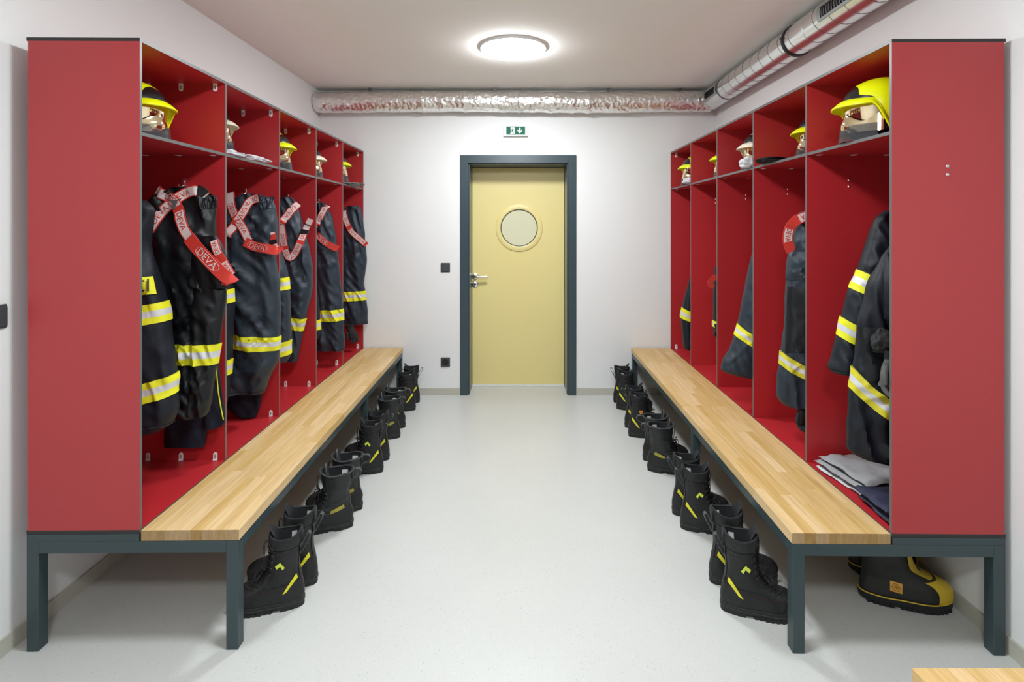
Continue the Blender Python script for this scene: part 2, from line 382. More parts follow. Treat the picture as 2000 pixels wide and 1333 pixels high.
# ---------------------------------------------------------------- locker cabinets
TH = .012
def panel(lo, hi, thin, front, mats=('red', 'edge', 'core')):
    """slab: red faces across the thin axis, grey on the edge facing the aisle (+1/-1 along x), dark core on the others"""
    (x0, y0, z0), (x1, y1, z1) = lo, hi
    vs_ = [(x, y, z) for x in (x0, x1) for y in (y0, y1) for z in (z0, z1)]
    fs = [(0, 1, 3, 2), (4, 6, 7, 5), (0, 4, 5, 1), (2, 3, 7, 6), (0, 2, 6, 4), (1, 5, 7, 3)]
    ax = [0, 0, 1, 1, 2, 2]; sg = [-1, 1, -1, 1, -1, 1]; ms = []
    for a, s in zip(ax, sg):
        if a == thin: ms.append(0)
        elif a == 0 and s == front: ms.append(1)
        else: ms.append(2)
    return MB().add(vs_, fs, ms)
def bracket_mb(x, y, z, up, ydir):
    """small angle clip: upright plate on a panel face (facing ydir) + short foot; up=+1 stands on a floor, -1 hangs from a top"""
    b = MB(); wd = .009; h = .034
    pts = []; z0, z1 = (z, z+up*h)
    n = 7; prof = [(-wd, z0), (wd, z0)]+[(wd*math.cos(PI*k/n), z1-up*wd+up*wd*math.sin(PI*k/n)) for k in range(n+1)]
    b.poly([(x+px, y, pz) for px, pz in prof], (0, ydir*.0025, 0), 0)
    b.box((x-wd, min(y, y+ydir*.006), min(z, z+up*.0025)), (x+wd, max(y, y+ydir*.006), max(z, z+up*.0025)), 0)
    sl = z+up*.009; b.box((x-.0016, min(y+ydir*.0024, y+ydir*.0034), min(sl, sl+up*.016)), (x+.0016, max(y+ydir*.0024, y+ydir*.0034), max(sl, sl+up*.016)), 1)
    return b
def cabinet(side, label, org, yaw, depth, length, zb, zt, zs, end_pull=0):
    """side -1: cabinet body to the left of the aisle edge; local x=0 is the aisle edge, y=0 the near end"""
    s = side; t = thing('locker_cabinet', label, 'locker', org, yaw)
    def X(a, c): return (min(s*a, s*c), max(s*a, s*c))
    pitch = (length-TH)/5; fr = -s
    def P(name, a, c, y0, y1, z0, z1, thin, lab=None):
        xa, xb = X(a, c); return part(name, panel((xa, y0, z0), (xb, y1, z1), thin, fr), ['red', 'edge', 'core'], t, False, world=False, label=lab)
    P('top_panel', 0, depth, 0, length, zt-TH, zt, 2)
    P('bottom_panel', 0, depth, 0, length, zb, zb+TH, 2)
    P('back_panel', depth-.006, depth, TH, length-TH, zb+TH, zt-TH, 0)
    ends = []
    for k in range(6):
        nm = 'end_panel' if k in (0, 5) else 'divider_panel'
        e0 = 0 if k == 0 else .0015; 
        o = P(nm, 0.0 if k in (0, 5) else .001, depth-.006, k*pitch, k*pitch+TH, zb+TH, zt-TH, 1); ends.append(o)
    for k in range(5):
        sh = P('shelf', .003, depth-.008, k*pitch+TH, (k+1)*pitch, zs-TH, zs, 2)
        for j, xo in enumerate((.045, .195, .34)):
            bb = MB(); xx = s*xo; y1 = (k+1)*pitch-.004
            bb.box((xx-.009, y1-.030, zs-TH-.0022), (xx+.009, y1-.004, zs-TH), 0, .001)
            part('shelf_clip', bb, ['clip'], sh, False, world=False)
        for xo in (.045, .195, .34):
            if s < 0:
                yy = (k+1)*pitch
                part('angle_bracket', bracket_mb(s*xo, yy, zt-TH, -1, -1), ['clip', 'slot'], t, False, world=False)
                part('angle_bracket', bracket_mb(s*xo, yy, zb+TH, 1, -1), ['clip', 'slot'], t, False, world=False)
            else:
                yy = k*pitch+TH
                part('angle_bracket', bracket_mb(s*xo, yy, zt-TH, -1, 1), ['clip', 'slot'], t, False, world=False)
                part('angle_bracket', bracket_mb(s*xo, yy, zb+TH, 1, 1), ['clip', 'slot'], t, False, world=False)
        # coat hook screwed through the divider
        hx_ = s*.185; zh = 1.635
        yd = (k+1)*pitch if s < 0 else k*pitch+TH; dy = -1 if s < 0 else 1
        bb = MB(); ya, yb2 = sorted((yd, yd+dy*.004)); bb.box((hx_-.009, ya, zh-.022), (hx_+.009, yb2, zh+.022), 0, .0008)
        for zz in (zh-.012, zh+.012): bb.lathe([(0.0001, dy*.0065), (.0035, dy*.0055), (.004, dy*.003)], 8, (hx_, yd, zz), 'y', 1)
        bb.tube([(hx_, yd+dy*.003, zh-.008), (hx_, yd+dy*.025, zh-.018), (hx_, yd+dy*.036, zh-.016), (hx_, yd+dy*.040, zh-.006)], .004, 8, 0)
        part('coat_hook', bb, ['chrome', 'seam'], t, world=False)
        yo = yd-dy*TH
        for zz in (zh-.014, zh+.014):
            bb = MB(); bb.lathe([(0.0001, -dy*.005), (.003, -dy*.0045), (.0055, -dy*.002), (.006, 0)], 10, (hx_, yo, zz), 'y')
            part('screw', bb, ['chrome'], t, world=False)
    if s > 0:
        yy = length-TH
        for xo in (.045, .195, .34):
            part('angle_bracket', bracket_mb(s*xo, yy, zt-TH, -1, -1), ['clip', 'slot'], t, False, world=False)
            part('angle_bracket', bracket_mb(s*xo, yy, zb+TH, 1, -1), ['clip', 'slot'], t, False, world=False)
    return t
YAWL, YAWR = .0121, -.0132
OL = (-1.2899, 1.830, 0); OR_ = (1.2586, 1.813, 0)
LENL = 2.755; LENR = 2.772
cabinet(-1, 'long red open locker cabinet along the left wall, five bays with navy gear', OL, YAWL, .382, LENL, .400, 2.089, 1.770)
cabinet(1, 'long red open locker cabinet along the right wall, under the spiral duct', OR_, YAWR, .380, LENR, .397, 2.079, 1.770)

# ---------------------------------------------------------------- steel stands under the cabinets and benches
def stand(label, org, yaw, s, dep, bw, length, zt, mid, zc, name='steel_stand', cab=True):
    t = thing(name, label, 'bench frame', org, yaw); T = .04
    def bx(nm, a, c, y0, y1, z0, z1):
        xa, xb = min(a, c), max(a, c)
        part(nm, MB().box((xa, y0, z0), (xb, y1, z1), 0, .0012), ['steel'], t, angle=25, world=False)
    zr = zt-T
    fx0, fx1 = -s*(bw-.004), -s*(bw-.004-T)          # aisle-side leg
    bx0, bx1 = s*(dep-.0), s*(dep-T)                  # wall-side leg
    for y in (0, mid, length-T):
        bx('leg', fx0, fx1, y, y+T, 0, zt); bx('leg', bx0, bx1, y, y+T, 0, zt)
        bx('cross_rail', fx1, bx1, y, y+T, zr, zt)
    prev = T
    for y in (mid, length-T):
        bx('long_rail', fx0, fx1, prev, y, zr, zt); bx('long_rail', bx0, bx1, prev, y, zr, zt); prev = y+T
    if cab:
        bx('spacer_rail', s*.003, s*dep, 0.0, .03, zt, zc-.0015); bx('spacer_rail', s*.003, s*dep, length-.03, length, zt, zc-.0015)
        bx('spacer_rail', s*.003, s*.033, .03, length-.03, zt, zc-.0015)
    return t
stand('dark steel stand carrying the left locker cabinet and its oak bench', OL, YAWL, -1, .382, .336, LENL, .373, 1.63, .400)
stand('dark steel stand carrying the right locker cabinet and its oak bench', OR_, YAWR, 1, .380, .335, LENR, .371, 1.09, .397)

def bench(label, org, yaw, s, bw, length, z0, z1, seed, name='bench_top', strips=8):
    rnd = random.Random(seed); t = thing(name, label, 'bench', org, yaw)
    sw = (bw-.004)/strips
    for k in range(strips):
        a = .004+k*sw; y = 0.0; first = True
        while y < length-1e-4:
            L = rnd.uniform(.34, .62) if not first else rnd.uniform(.12, .5); first = False
            e = y+L
            if length-e < .12: e = length
            xa, xb = sorted((-s*a, -s*(a+sw)))
            bb = MB(); g = .0001
            if True:
                bm_ = MB().box((xa+g, y+g, z0), (xb-g, e-g, z1-rnd.uniform(0, .0002)), 0, .0003)
                # end grain on the faces across the grain
                for f in range(len(bm_.f)):
                    vs_ = [Vector(bm_.v[i]) for i in bm_.f[f]]
                    n = (vs_[1]-vs_[0]).cross(vs_[2]-vs_[0])
                    if n.length > 0 and abs(n.normalized().y) > .9: bm_.m[f] = 1
            part('stave', bm_, ['oak', 'oakend'], t, False, world=False)
            y = e
    return t
bench('oak butcher-block bench seat in front of the left locker cabinet', OL, YAWL, -1, .336, LENL, .3745, .4105, 3)
bench('oak butcher-block bench seat in front of the right locker cabinet', OR_, YAWR, 1, .335, LENR, .3725, .4085, 8)
# corner of the next bench, closer to the camera on the right
OB = (1.2586, -0.20, 0)
bench('oak bench corner cut off at the bottom right of the picture', OB, YAWR*0, 1, .335, 1.462, .3725, .4085, 12)
t = stand('dark steel stand under the cut-off oak bench at bottom right', OB, 0, 1, 0.0, .335, 1.462, .371, .70, .397, cab=False)

# ---------------------------------------------------------------- ceiling lamps
def lamp(x, y, lab):
    t = thing('ceiling_lamp', lab, 'lamp', (x, y, CEIL), 0, 'round ceiling lamps')
    b = MB(); b.lathe([(.2135, 0), (.2135, -.013), (.2115, -.0155), (.2075, -.0155)], 64, (x, y, CEIL)); part('lamp_rim', b, ['white'], t)
    b = MB(); b.lathe([(.2075, -.0135), (.203, -.022), (.192, -.030), (.165, -.039), (.11, -.046), (.05, -.0485), (0.0001, -.049)], 48, (x, y, CEIL)); part('diffuser', b, ['glow'], t)
    b = MB(); b.lathe([(.196, -.004), (0.0001, -.004)], 24, (x, y, CEIL)); part('lamp_base', b, ['white'], t, False)
lamp(*LAMPS[0], 'round white glowing ceiling lamp in front of the door')
lamp(*LAMPS[1], 'round white glowing ceiling lamp between the bench fronts, above the frame')
lamp(*LAMPS[2], 'round white glowing ceiling lamp behind the photographer')

# ---------------------------------------------------------------- ducts
YP, ZP, RP = 4.510, 2.491, .087
def foil(u, v):
    x = xl(YP)+.004+v*(1.60-xl(YP)); a = 2*PI*u
    q = Vector((x*9, math.cos(a)*1.6, math.sin(a)*1.6))
    n = noise.noise(q)*.005+noise.noise(q*3.1)*.0035
    n += .004*math.exp(-((x+.80)/.03)**2)+.005*math.exp(-((x-.02+.75)/.02)**2)*0+.006*math.exp(-((x-.58)/.02)**2)+.004*math.exp(-((x+.45)/.02)**2)-.004*math.exp(-((x-.5)/.03)**2)
    r = RP*(1+.0)+n
    if v < .02: r *= .86+.14*math.sqrt(v/.02)
    return (x, YP+r*math.cos(a), ZP+r*math.sin(a)-.004*math.sin(x*3))
t = thing('foil_duct', 'crinkled aluminium-foil wrapped duct running across above the door', 'duct', (0, YP, ZP))
b = MB(); b.grid(foil, 48, 420, True, 0, (True, True)); part('foil_wrap', b, ['foil'], t, angle=60)
b = MB()
for x in (-.80, .0, .58): b.tube([(x+.004*math.sin(3*a), YP+(RP+.0065)*math.cos(a), ZP+(RP+.0065)*math.sin(a)-.004*math.sin(x*3)) for a in [2*PI*k/40 for k in range(40)]], .003, 6, closed=True)
part('tape_band', b, ['foil'], t)
b = MB()
for x in (-1.25, -.2, .75, 1.35): b.box((x-.012, YP-.004, ZP+RP-.006), (x+.012, YP+.004, CEIL-.001))
part('hanger', b, ['seam'], t, False)

RD = .085
def dc(y): return (1.585+(y-4.4)*.0135, 2.492)
t = thing('spiral_duct', 'galvanised spiral ventilation duct under the ceiling along the right wall', 'duct', (dc(0)[0], 0, 2.492))
Y0, Y1 = -4.0, 4.400
b = MB(); b.grid(lambda u, v: (dc(Y0+v*(Y1-Y0))[0]+RD*math.cos(2*PI*u), Y0+v*(Y1-Y0), 2.492+RD*math.sin(2*PI*u)), 48, 60, True, 0, (True, True)); part('duct_tube', b, ['galv'], t)
b = MB(); pts = []
n = int((Y1-Y0-.3)/.125*24)
for k in range(n):
    y = Y0+.02+k*.125/24; a = -2*PI*k/24; pts.append((dc(y)[0]+(RD+.0002)*math.cos(a), y, 2.492+(RD+.0002)*math.sin(a)))
b.tube(pts, .0017, 5); part('spiral_seam', b, ['seam'], t)
def ring_(nm, y, w_, rr, m_, sub=t):
    b = MB(); c = dc(y); b.lathe([(RD-.001, -w_/2), (rr, -w_/2), (rr, w_/2), (RD-.001, w_/2)], 48, (c[0], y, c[1]), 'y'); return part(nm, b, [m_], sub, angle=30)
ring_('end_collar', 4.384, .03, RD+.004, 'galv'); ring_('end_collar', 4.06, .012, RD+.003, 'seam')
cl = ring_('pipe_clamp', 3.02, .020, RD+.006, 'black')
c = dc(3.02)
b = MB(); b.tube([(c[0]-.10, 3.02, 2.50), (c[0]-RD-.004, 3.02, 2.505)], .006, 8); b.tube([(c[0], 3.02, 2.492+RD), (c[0], 3.02, CEIL-.001)], .005, 8); part('clamp_bolt', b, ['seam'], cl)
ring_('sleeve_joint', 2.86, .10, RD+.0022, 'galv')
def vent(y0, y1):
    A0, A1 = R(152), R(206)
    def P(a, y, r): c = dc(y); return (c[0]+r*math.cos(a), y, c[1]+r*math.sin(a))
    b = MB(); rr = RD+.005
    for (a0, a1, ya, yb_) in ((A0, A0+R(9), y0, y1), (A1-R(9), A1, y0, y1), (A0, A1, y0, y0+.03), (A0, A1, y1-.03, y1)):
        b.grid(lambda u, v: P(a0+u*(a1-a0), ya+v*(yb_-ya), rr), 8, 2); 
        b.grid(lambda u, v: P(a0 if u < .5 else a1, ya+v*(yb_-ya), RD+.0005+(rr-RD-.0005)*1), 2, 2)
    v_ = part('vent_grille', b, ['vent'], t)
    b = MB(); b.grid(lambda u, v: P(A0+R(8)+u*(A1-A0-R(16)), y0+.028+v*(y1-y0-.056), RD+.0012), 8, 2); part('vent_opening', b, ['black'], v_)
    n_ = int((y1-y0-.06)/.022)
    for k in range(n_):
        ya = y0+.03+(k+.35)*(y1-y0-.06)/n_
        bb = MB(); bb.grid(lambda u, v: P(A0+R(8)+u*(A1-A0-R(16)), ya+v*.010, RD+.0016+.003*(1-v)), 7, 2); part('vent_slat', bb, ['vent'], v_)
vent(4.08, 4.362); vent(2.20, 2.66)

# ---------------------------------------------------------------- exit sign, switch, socket
Ys = YW
sx0, sx1, sz0, sz1 = PX(983.5, Ys), PX(1031, Ys), PZ(267, Ys), PZ(247.5, Ys)
t = thing('exit_sign', 'green emergency exit sign with running figure and down arrow above the door', 'sign', ((sx0+sx1)/2, Ys, sz0))
b = MB(); b.box((sx0, Ys-.030, sz0), (sx1, Ys-.0005, sz1), 0, .004); part('sign_housing', b, ['white'], t, angle=25)
gx0, gx1, gz0, gz1 = PX(989, Ys), PX(1025.6, Ys), PZ(264.5, Ys), PZ(248.7, Ys)
b = MB(); b.box((gx0, Ys-.0325, gz0), (gx1, Ys-.030, gz1)); gp = part('sign_face', b, ['green'], t, False)
def flat(name, polys, m_, parent, y=Ys-.0333):
    b = MB()
    for p in polys: b.poly([(gx0+q[0]*(gx1-gx0), y, gz0+q[1]*(gz1-gz0)) for q in p], (0, .001, 0))
    return part(name, b, [m_], parent, False)
flat('door_symbol', [[(.22, .12), (.30, .12), (.30, .92), (.22, .92)][:0] or [(.23, .90), (.43, .90), (.43, .10), (.40, .10), (.40, .84), (.23, .84)], [(.20, .10), (.36, .10), (.40, .24), (.24, .24)], [(.23, .84), (.40, .84), (.40, .30), (.25, .30)]], 'signwhite', gp)
flat('running_figure', [[(.31, .78), (.35, .78), (.36, .72), (.34, .68), (.31, .69), (.30, .73)], [(.29, .66), (.345, .66), (.335, .42), (.29, .40)], [(.30, .64), (.26, .60), (.235, .46), (.255, .45), (.28, .56), (.31, .59)], [(.335, .63), (.37, .52), (.40, .55), (.41, .52), (.37, .46), (.33, .55)], [(.29, .44), (.33, .42), (.30, .28), (.21, .20), (.20, .25), (.27, .32)], [(.31, .44), (.335, .42), (.36, .32), (.375, .14), (.35, .14), (.335, .30)]], 'green', gp, Ys-.0340)
flat('down_arrow', [[(.68, .84), (.75, .84), (.75, .40), (.68, .40)], [(.715, .14), (.85, .50), (.82, .62), (.715, .34)], [(.715, .14), (.58, .50), (.61, .62), (.715, .34)]], 'signwhite', gp)
b = MB()
for x in (sx0+.006, sx1-.006): b.lathe([(0.0001, -.002), (.0025, -.0015), (.003, 0)], 8, (x, Ys-.0302, (sz0+sz1)/2), 'y')
part('cover_screw', b, ['seam'], t)

def wall_plate(name, label, x, z, sock):
    t = thing(name, label, 'socket' if sock else 'switch', (x, YW, z)); h = .040
    b = MB(); b.box((x-h, YW-.009, z-h), (x+h, YW-.0003, z+h), 0, .004); part('plate', b, ['darkplastic'], t, angle=30)
    if not sock:
        b = MB(); b.box((x-h+.008, YW-.014, z-h+.008), (x+h-.008, YW-.009, z+h-.008), 0, .003); part('rocker', b, ['darkplastic'], t, angle=30)
    else:
        b = MB(); b.lathe([(.027, 0), (.0265, -.004), (.0215, -.004), (.020, -.001), (.0195, -.0005), (0.0001, -.0005)], 28, (x, YW-.009, z), 'y'); part('socket_well', b, ['black'], t)
        b = MB(); b.lathe([(0.0001, -.010), (.0025, -.009), (.0025, 0)], 8, (x, YW-.009, z+.009), 'y'); part('earth_pin', b, ['chrome'], t)
wall_plate('light_switch', 'dark grey square light switch on the wall left of the door', PX(870, YW), PZ(523, YW), False)
wall_plate('power_socket', 'dark grey power socket low on the wall left of the door', PX(870, YW), PZ(707.5, YW), True)
# switch on the left wall at the picture edge
yS = 1.782; xS = xl(yS); zS = PZ(618, 1.81)
t = thing('light_switch', 'grey wall switch at the left picture edge beside the red cabinet end', 'switch', (xS, yS, zS))
b = MB(); b.box((xS+.0003, yS-.04, zS-.04), (xS+.010, yS+.04, zS+.04), 0, .004); part('plate', b, ['darkplastic'], t, angle=30)
b = MB(); b.box((xS+.010, yS-.034, zS-.034), (xS+.016, yS+.034, zS+.034), 0, .003); part('rocker', b, ['darkplastic'], t, angle=30)
def smoothstep(a, b_, x): t_ = min(1, max(0, (x-a)/(b_-a))); return t_*t_*(3-2*t_)
# ---------------------------------------------------------------- boots
def interp(pts):
    xs = [p[0] for p in pts]; ys = [p[1] for p in pts]
    return lambda t: float(np.interp(t, xs, ys))
def smooth_interp(pts):
    """monotone-ish cubic through (t, value)"""
    pts = sorted(pts); xs = np.array([p[0] for p in pts], float); ys = np.array([p[1] for p in pts], float)
    h = np.diff(xs); d = np.diff(ys)/h; mm = np.zeros(len(xs)); mm[0] = d[0]; mm[-1] = d[-1]
    for i in range(1, len(xs)-1):
        mm[i] = 0 if d[i-1]*d[i] <= 0 else 2*d[i-1]*d[i]/(d[i-1]+d[i])
    def f(t):
        t = min(max(t, xs[0]), xs[-1]); i = int(min(max(np.searchsorted(xs, t)-1, 0), len(xs)-2))
        u = (t-xs[i])/h[i]; 
        return float((2*u**3-3*u*u+1)*ys[i]+(u**3-2*u*u+u)*h[i]*mm[i]+(-2*u**3+3*u*u)*ys[i+1]+(u**3-u*u)*h[i]*mm[i+1])
    return f
def spow(c, p): return math.copysign(abs(c)**p, c)

class BootForm:
    def __init__(s, front, back, half, H, seed, crease=.0015):
        s.fr = smooth_interp(front); s.bk = smooth_interp(back); s.hw = smooth_interp(half); s.H = H; s.seed = seed; s.cr = crease
    def P(s, th, z, off=0.0):
        f, k, hw = s.fr(z), s.bk(z), s.hw(z)
        a = (f-k)/2; xc = (f+k)/2; c, sn = math.cos(th), math.sin(th)
        low = max(0, min(1, (.13-z)/.06))
        p = .78+.10*(1-low)
        x = xc+a*spow(c, p); y = hw*spow(sn, .80)
        # footprint: narrower heel, wide ball, rounded toe
        u = (x-k)/(f-k+1e-6)
        shape = 1+low*(-.16*math.exp(-((u-.08)/.18)**2)-.10*math.exp(-((u-.42)/.16)**2)+.10*math.exp(-((u-.70)/.2)**2))
        y *= shape
        n = noise.noise(Vector((x*22, y*22+s.seed, z*30)))*s.cr*1.2+noise.noise(Vector((x*9, y*9, z*55+s.seed)))*s.cr*(1 if .08 < z < .22 else .3)
        nx, ny = c/max(a, .03), sn/max(hw, .03); L = math.hypot(nx, ny)
        return Vector((x+nx/L*(off+n), y+ny/L*(off+n), z))
    def side(s, x, z, sgn, off):
        """point on the side surface at given x"""
        lo, hi = 0.02, PI-.02
        for _ in range(24):
            mid = (lo+hi)/2
            if s.P(mid, z, 0).x > x: lo = mid
            else: hi = mid
        p = s.P(mid, z, off); return Vector((p.x, sgn*abs(p.y), p.z))

FORM_A = BootForm([(.028, .286), (.05, .292), (.068, .289), (.082, .278), (.092, .258), (.101, .230), (.112, .200), (.128, .168), (.15, .148), (.18, .138), (.22, .133), (.26, .133), (.305, .137)],
                  [(.028, .004), (.05, .000), (.08, .004), (.11, .010), (.14, .018), (.17, .021), (.21, .018), (.26, .012), (.305, .008)],
                  [(.028, .049), (.05, .051), (.075, .050), (.095, .046), (.12, .043), (.15, .044), (.20, .049), (.26, .054), (.305, .056)], .305, 1.0)
FORM_B = BootForm([(.028, .286), (.05, .292), (.070, .288), (.086, .272), (.096, .248), (.106, .218), (.118, .188), (.135, .166), (.16, .153), (.20, .148), (.24, .152), (.285, .160)],
                  [(.028, .004), (.05, .000), (.08, .003), (.11, .012), (.14, .020), (.18, .018), (.23, .008), (.285, .000)],
                  [(.028, .050), (.05, .052), (.075, .051), (.095, .047), (.12, .045), (.15, .047), (.20, .053), (.285, .059)], .285, 5.0, .003)
def zrows(H, n_low=16, n_hi=14):
    zs = [.026]+[.026+(.135-.026)*(k+1)/n_low for k in range(n_low)]+[.135+(H-.135)*(k+1)/n_hi for k in range(n_hi)]
    return zs
def rim_dip(form, th, style):
    """top edge is lower at the sides, higher at the front and back"""
    return 0.0
def curve3(P, n=5):
    P = [Vector(p) for p in P]; C = []
    for i in range(len(P)-1):
        p0, p1, p2, p3 = P[max(0, i-1)], P[i], P[i+1], P[min(len(P)-1, i+2)]
        for k in range(n):
            t_ = k/n; C.append(.5*((2*p1)+(p2-p0)*t_+(2*p0-5*p1+4*p2-p3)*t_*t_+(3*p1-p0-3*p2+p3)*t_**3))
    return C+[P[-1]]
def boot_meshes(style):
    B = FORM_A if style != 'B' else FORM_B
    H = B.H; P = B.P; out = []
    dip = (lambda th: -.010*abs(math.sin(th))**2+.010*max(0, -math.cos(th))**2) if style != 'B' else (lambda th: .012*max(0, math.cos(th))-.012*abs(math.sin(th))**2*max(0, math.cos(th)+.4))
    zs = zrows(H); nz = len(zs)
    def S(th, z, off=0):                       # with the sloping rim worked in
        k = max(0, (z-(H-.10))/.10); zz = z
        p = P(th, zz, off); p.z = z+k*dip(th); return p
    up = MB(); up.grid(lambda u, v: S(2*PI*u, zs[int(round(v*(nz-1)))]), 44, nz, True)
    out.append(('upper', up, ['leather' if style != 'B' else 'leatherB'], None))
    # thick rim and lining
    rim = MB(); rim.grid(lambda u, v: S(2*PI*u, H+.004*math.sin(PI*v), -.010*v+.0005), 44, 5, True)
    rim.grid(lambda u, v: S(2*PI*u, H-.002-v*.15, -.0105), 32, 6, True, 0, (False, True))
    out.append(('lining', rim, ['lining'], None))
    if style == 'B':
        pp = MB(); pp.tube([S(2*PI*k/48, H, .002) for k in range(48)], .0026, 6, closed=True); out.append(('rim_piping', pp, ['loop'], 'lining'))
    # sole: welt, heel block, forefoot block with a notch between and side lugs
    so = MB(); n = 48
    def foot(u, z, off): p = P(2*PI*u, .03, off); return (p.x, p.y, z)
    so.grid(lambda u, v: foot(u, (.012, .020, .034, .036)[int(round(v*3))], (.002, .005, .005, .001)[int(round(v*3))]), n, 4, True, 0, (True, True))
    for (xa, xb) in ((-.02, .088), (.112, .32)):
        ring = [foot(k/96, 0, .003) for k in range(96)]
        pts = [p for p in ring if xa <= p[0] <= xb]
        xm = (max(q[0] for q in pts)+min(q[0] for q in pts))/2; pts.sort(key=lambda p: math.atan2(p[1], p[0]-xm))
        so.poly([(p[0], p[1]*.97, 0) for p in pts], (0, 0, .014))
    for k in range(9):
        x = .125+k*.019
        for sg in (-1, 1):
            q = B.side(x, .03, sg, .004); so.box((x-.006, min(q.y, q.y-sg*.02), 0), (x+.006, max(q.y, q.y-sg*.02), .013))
    so2 = MB(); so2.grid(lambda u, v: foot(u, .0235+.002*v, .0058), n, 2, True)
    sole_i = len(out); out.append(('sole', so, ['sole'], None)); out.append(('welt_line', so2, ['loop'], 'sole'))
    # toe cap
    tc = MB(); zt = [.034+.0045*k for k in range(15)]
    def toe(u, v):
        z = zt[int(round(v*14))]; xmin = .232-.10*0+.02*v
        f = B.fr(z); thm = 1.15*(1-.25*v); th = -thm+2*thm*u; p = P(th, z, .0016); return p
    tc.grid(toe, 20, 15); out.append(('toe_cap', tc, ['leather' if style != 'B' else 'leatherB'], None))
    # rear counter: heel shell with a raised seam
    hc = MB(); hc.grid(lambda u, v: P(PI-1.75+3.5*u, .034+v*(.065+.028*abs(2*u-1)*0+.02*(1-abs(2*u-1))), .0016), 26, 8); out.append(('heel_counter', hc, ['leather'], None))
    def decal(nm, pts, sgns, m_, off, sub=None):
        for sg in sgns:
            b = MB()
            # fan of small quads: subdivide polygon by bilinear if 4 points
            if len(pts) == 4:
                def q(u, v):
                    x = (1-u)*((1-v)*pts[0][0]+v*pts[3][0])+u*((1-v)*pts[1][0]+v*pts[2][0]); z = (1-u)*((1-v)*pts[0][1]+v*pts[3][1])+u*((1-v)*pts[1][1]+v*pts[2][1])
                    return B.side(x, z, sg, off)
                b.grid(q, 7, 7); b.grid(lambda u, v: (lambda p: (p.x, p.y-sg*.0012, p.z))(q(u, v)), 7, 7)
            else:
                ps = [B.side(x, z, sg, off) for x, z in pts]; b.poly(ps, (0, -sg*.002, 0))
            out.append((nm, b, [m_], sub))
    if style != 'B':
        col = MB(); col.grid(lambda u, v: S(2*PI*u, H-.050+.052*v, .0028*math.sin(PI*min(1, v*1.0))**.4+.0005), 44, 8, True)
        col.tube([S(2*PI*k/48, H-.051, .003) for k in range(48)], .0016, 5, closed=True)
        out.append(('collar', col, ['leather'], None))
        dots = MB()
        for row in range(2):
            for k in range(6):
                for sg in (-1, 1):
                    th = sg*(1.25+k*.18+.09*(row % 2)); p = S(th, H-.016-.014*row, .0042); q = S(th, H-.016-.014*row, .0052); nn = (q-p).normalized()
                    a = nn.cross(Vector((0, 0, 1))).normalized()*.0011; c_ = Vector((0, 0, .0011))
                    dots.add([q-a, q-c_, q+a, q+c_], [(0, 1, 2, 3)])
        out.append(('perforation', dots, ['eyelet'], 'collar'))
    # tongue
    tg = MB()
    def tongue(u, v, o=0):
        th = (u*2-1)*(.95-.15*v); z = .13+v*(H-.13+.030-.026*abs(2*u-1)**2.5)
        p = S(th, min(z, H), -.014+o); p.z = z+(p.z-min(z, H)); k = max(0, z-H)
        p.x += k*(.45 if style != 'B' else -.3); p.y *= 1-k*2.5
        return p
    tg.grid(lambda u, v: tongue(u, v), 13, 14); tg.grid(lambda u, v: tongue(u, v, -.006), 13, 14)
    tg.grid(lambda u, v: tongue(u, 1, -.006*v), 13, 2); tg.grid(lambda u, v: tongue(0, u, -.006*v), 14, 2); tg.grid(lambda u, v: tongue(1, u, -.006*v), 14, 2)
    out.append(('tongue', tg, ['lining' if style != 'B' else 'loop'], None))
    # facing, eyelets, laces
    lv = [.128, .155, .18, .208, .236, .262] if style != 'B' else [.13, .15, .17, .19]
    ey = MB(); la = MB()
    for i, z in enumerate(lv):
        for sg in (-1, 1):
            th = sg*.86; p = S(th, z, .003); q = S(th, z, .006); nn = (q-p).normalized()
            a = nn.cross(Vector((0, 0, 1))).normalized(); c_ = nn.cross(a)
            ey.tube([p+.0034*(math.cos(t_)*a+math.sin(t_)*c_) for t_ in [2*PI*k/10 for k in range(10)]], .0011, 5, closed=True)
        f0 = S(-.86, z, .004); f1 = S(.86, z, .004); mid = S(0, z, .004)
        la.tube([f0, S(-.35, z+.004, .005), mid, S(.35, z+.004, .005), f1], .0024, 6)
        if i+1 < len(lv):
            g = S(.86, lv[i+1], .004); g2 = S(-.86, lv[i+1], .004)
            la.tube([f0, S(0, (z+lv[i+1])/2, .008), g], .0024, 6); la.tube([f1, S(0, (z+lv[i+1])/2, .006), g2], .0024, 6)
    # lower lacing across the instep
    for k in range(3):
        z = .100+.009*k
        la.tube([S(-.95, z, .003), S(-.4, z+.004, .004), S(0, z+.004, .005), S(.4, z+.004, .004), S(.95, z, .003)], .0024, 6)
    # bow and loose ends
    zb = .150 if style != 'B' else .195; c0 = S(0, zb, .012)
    for sg in (-1, 1):
        la.tube(curve3([c0+Vector((0, 0, 0)), c0+Vector((.016, sg*.022, .012)), c0+Vector((.022, sg*.042, .002)), c0+Vector((.018, sg*.040, -.014)), c0+Vector((.008, sg*.018, -.008)), c0]), .0026, 6)
        la.tube([c0, c0+Vector((.018, sg*.018, -.015)), c0+Vector((.022, sg*.030, -.045)), c0+Vector((.026, sg*.036, -.058))], .0024, 6)
    la.tube(curve3([S(.86, lv[-1], .004), S(.5, H-.012, .010), S(.35, H-.03, .020), S(.35, H-.085, .022), S(.4, H-.13, .018)]), .0026, 6)
    out.append(('eyelet', ey, ['eyelet'], None)); out.append(('laces', la, ['lace'], None))
    # pull loop at the heel
    pl = MB(); wd = .011
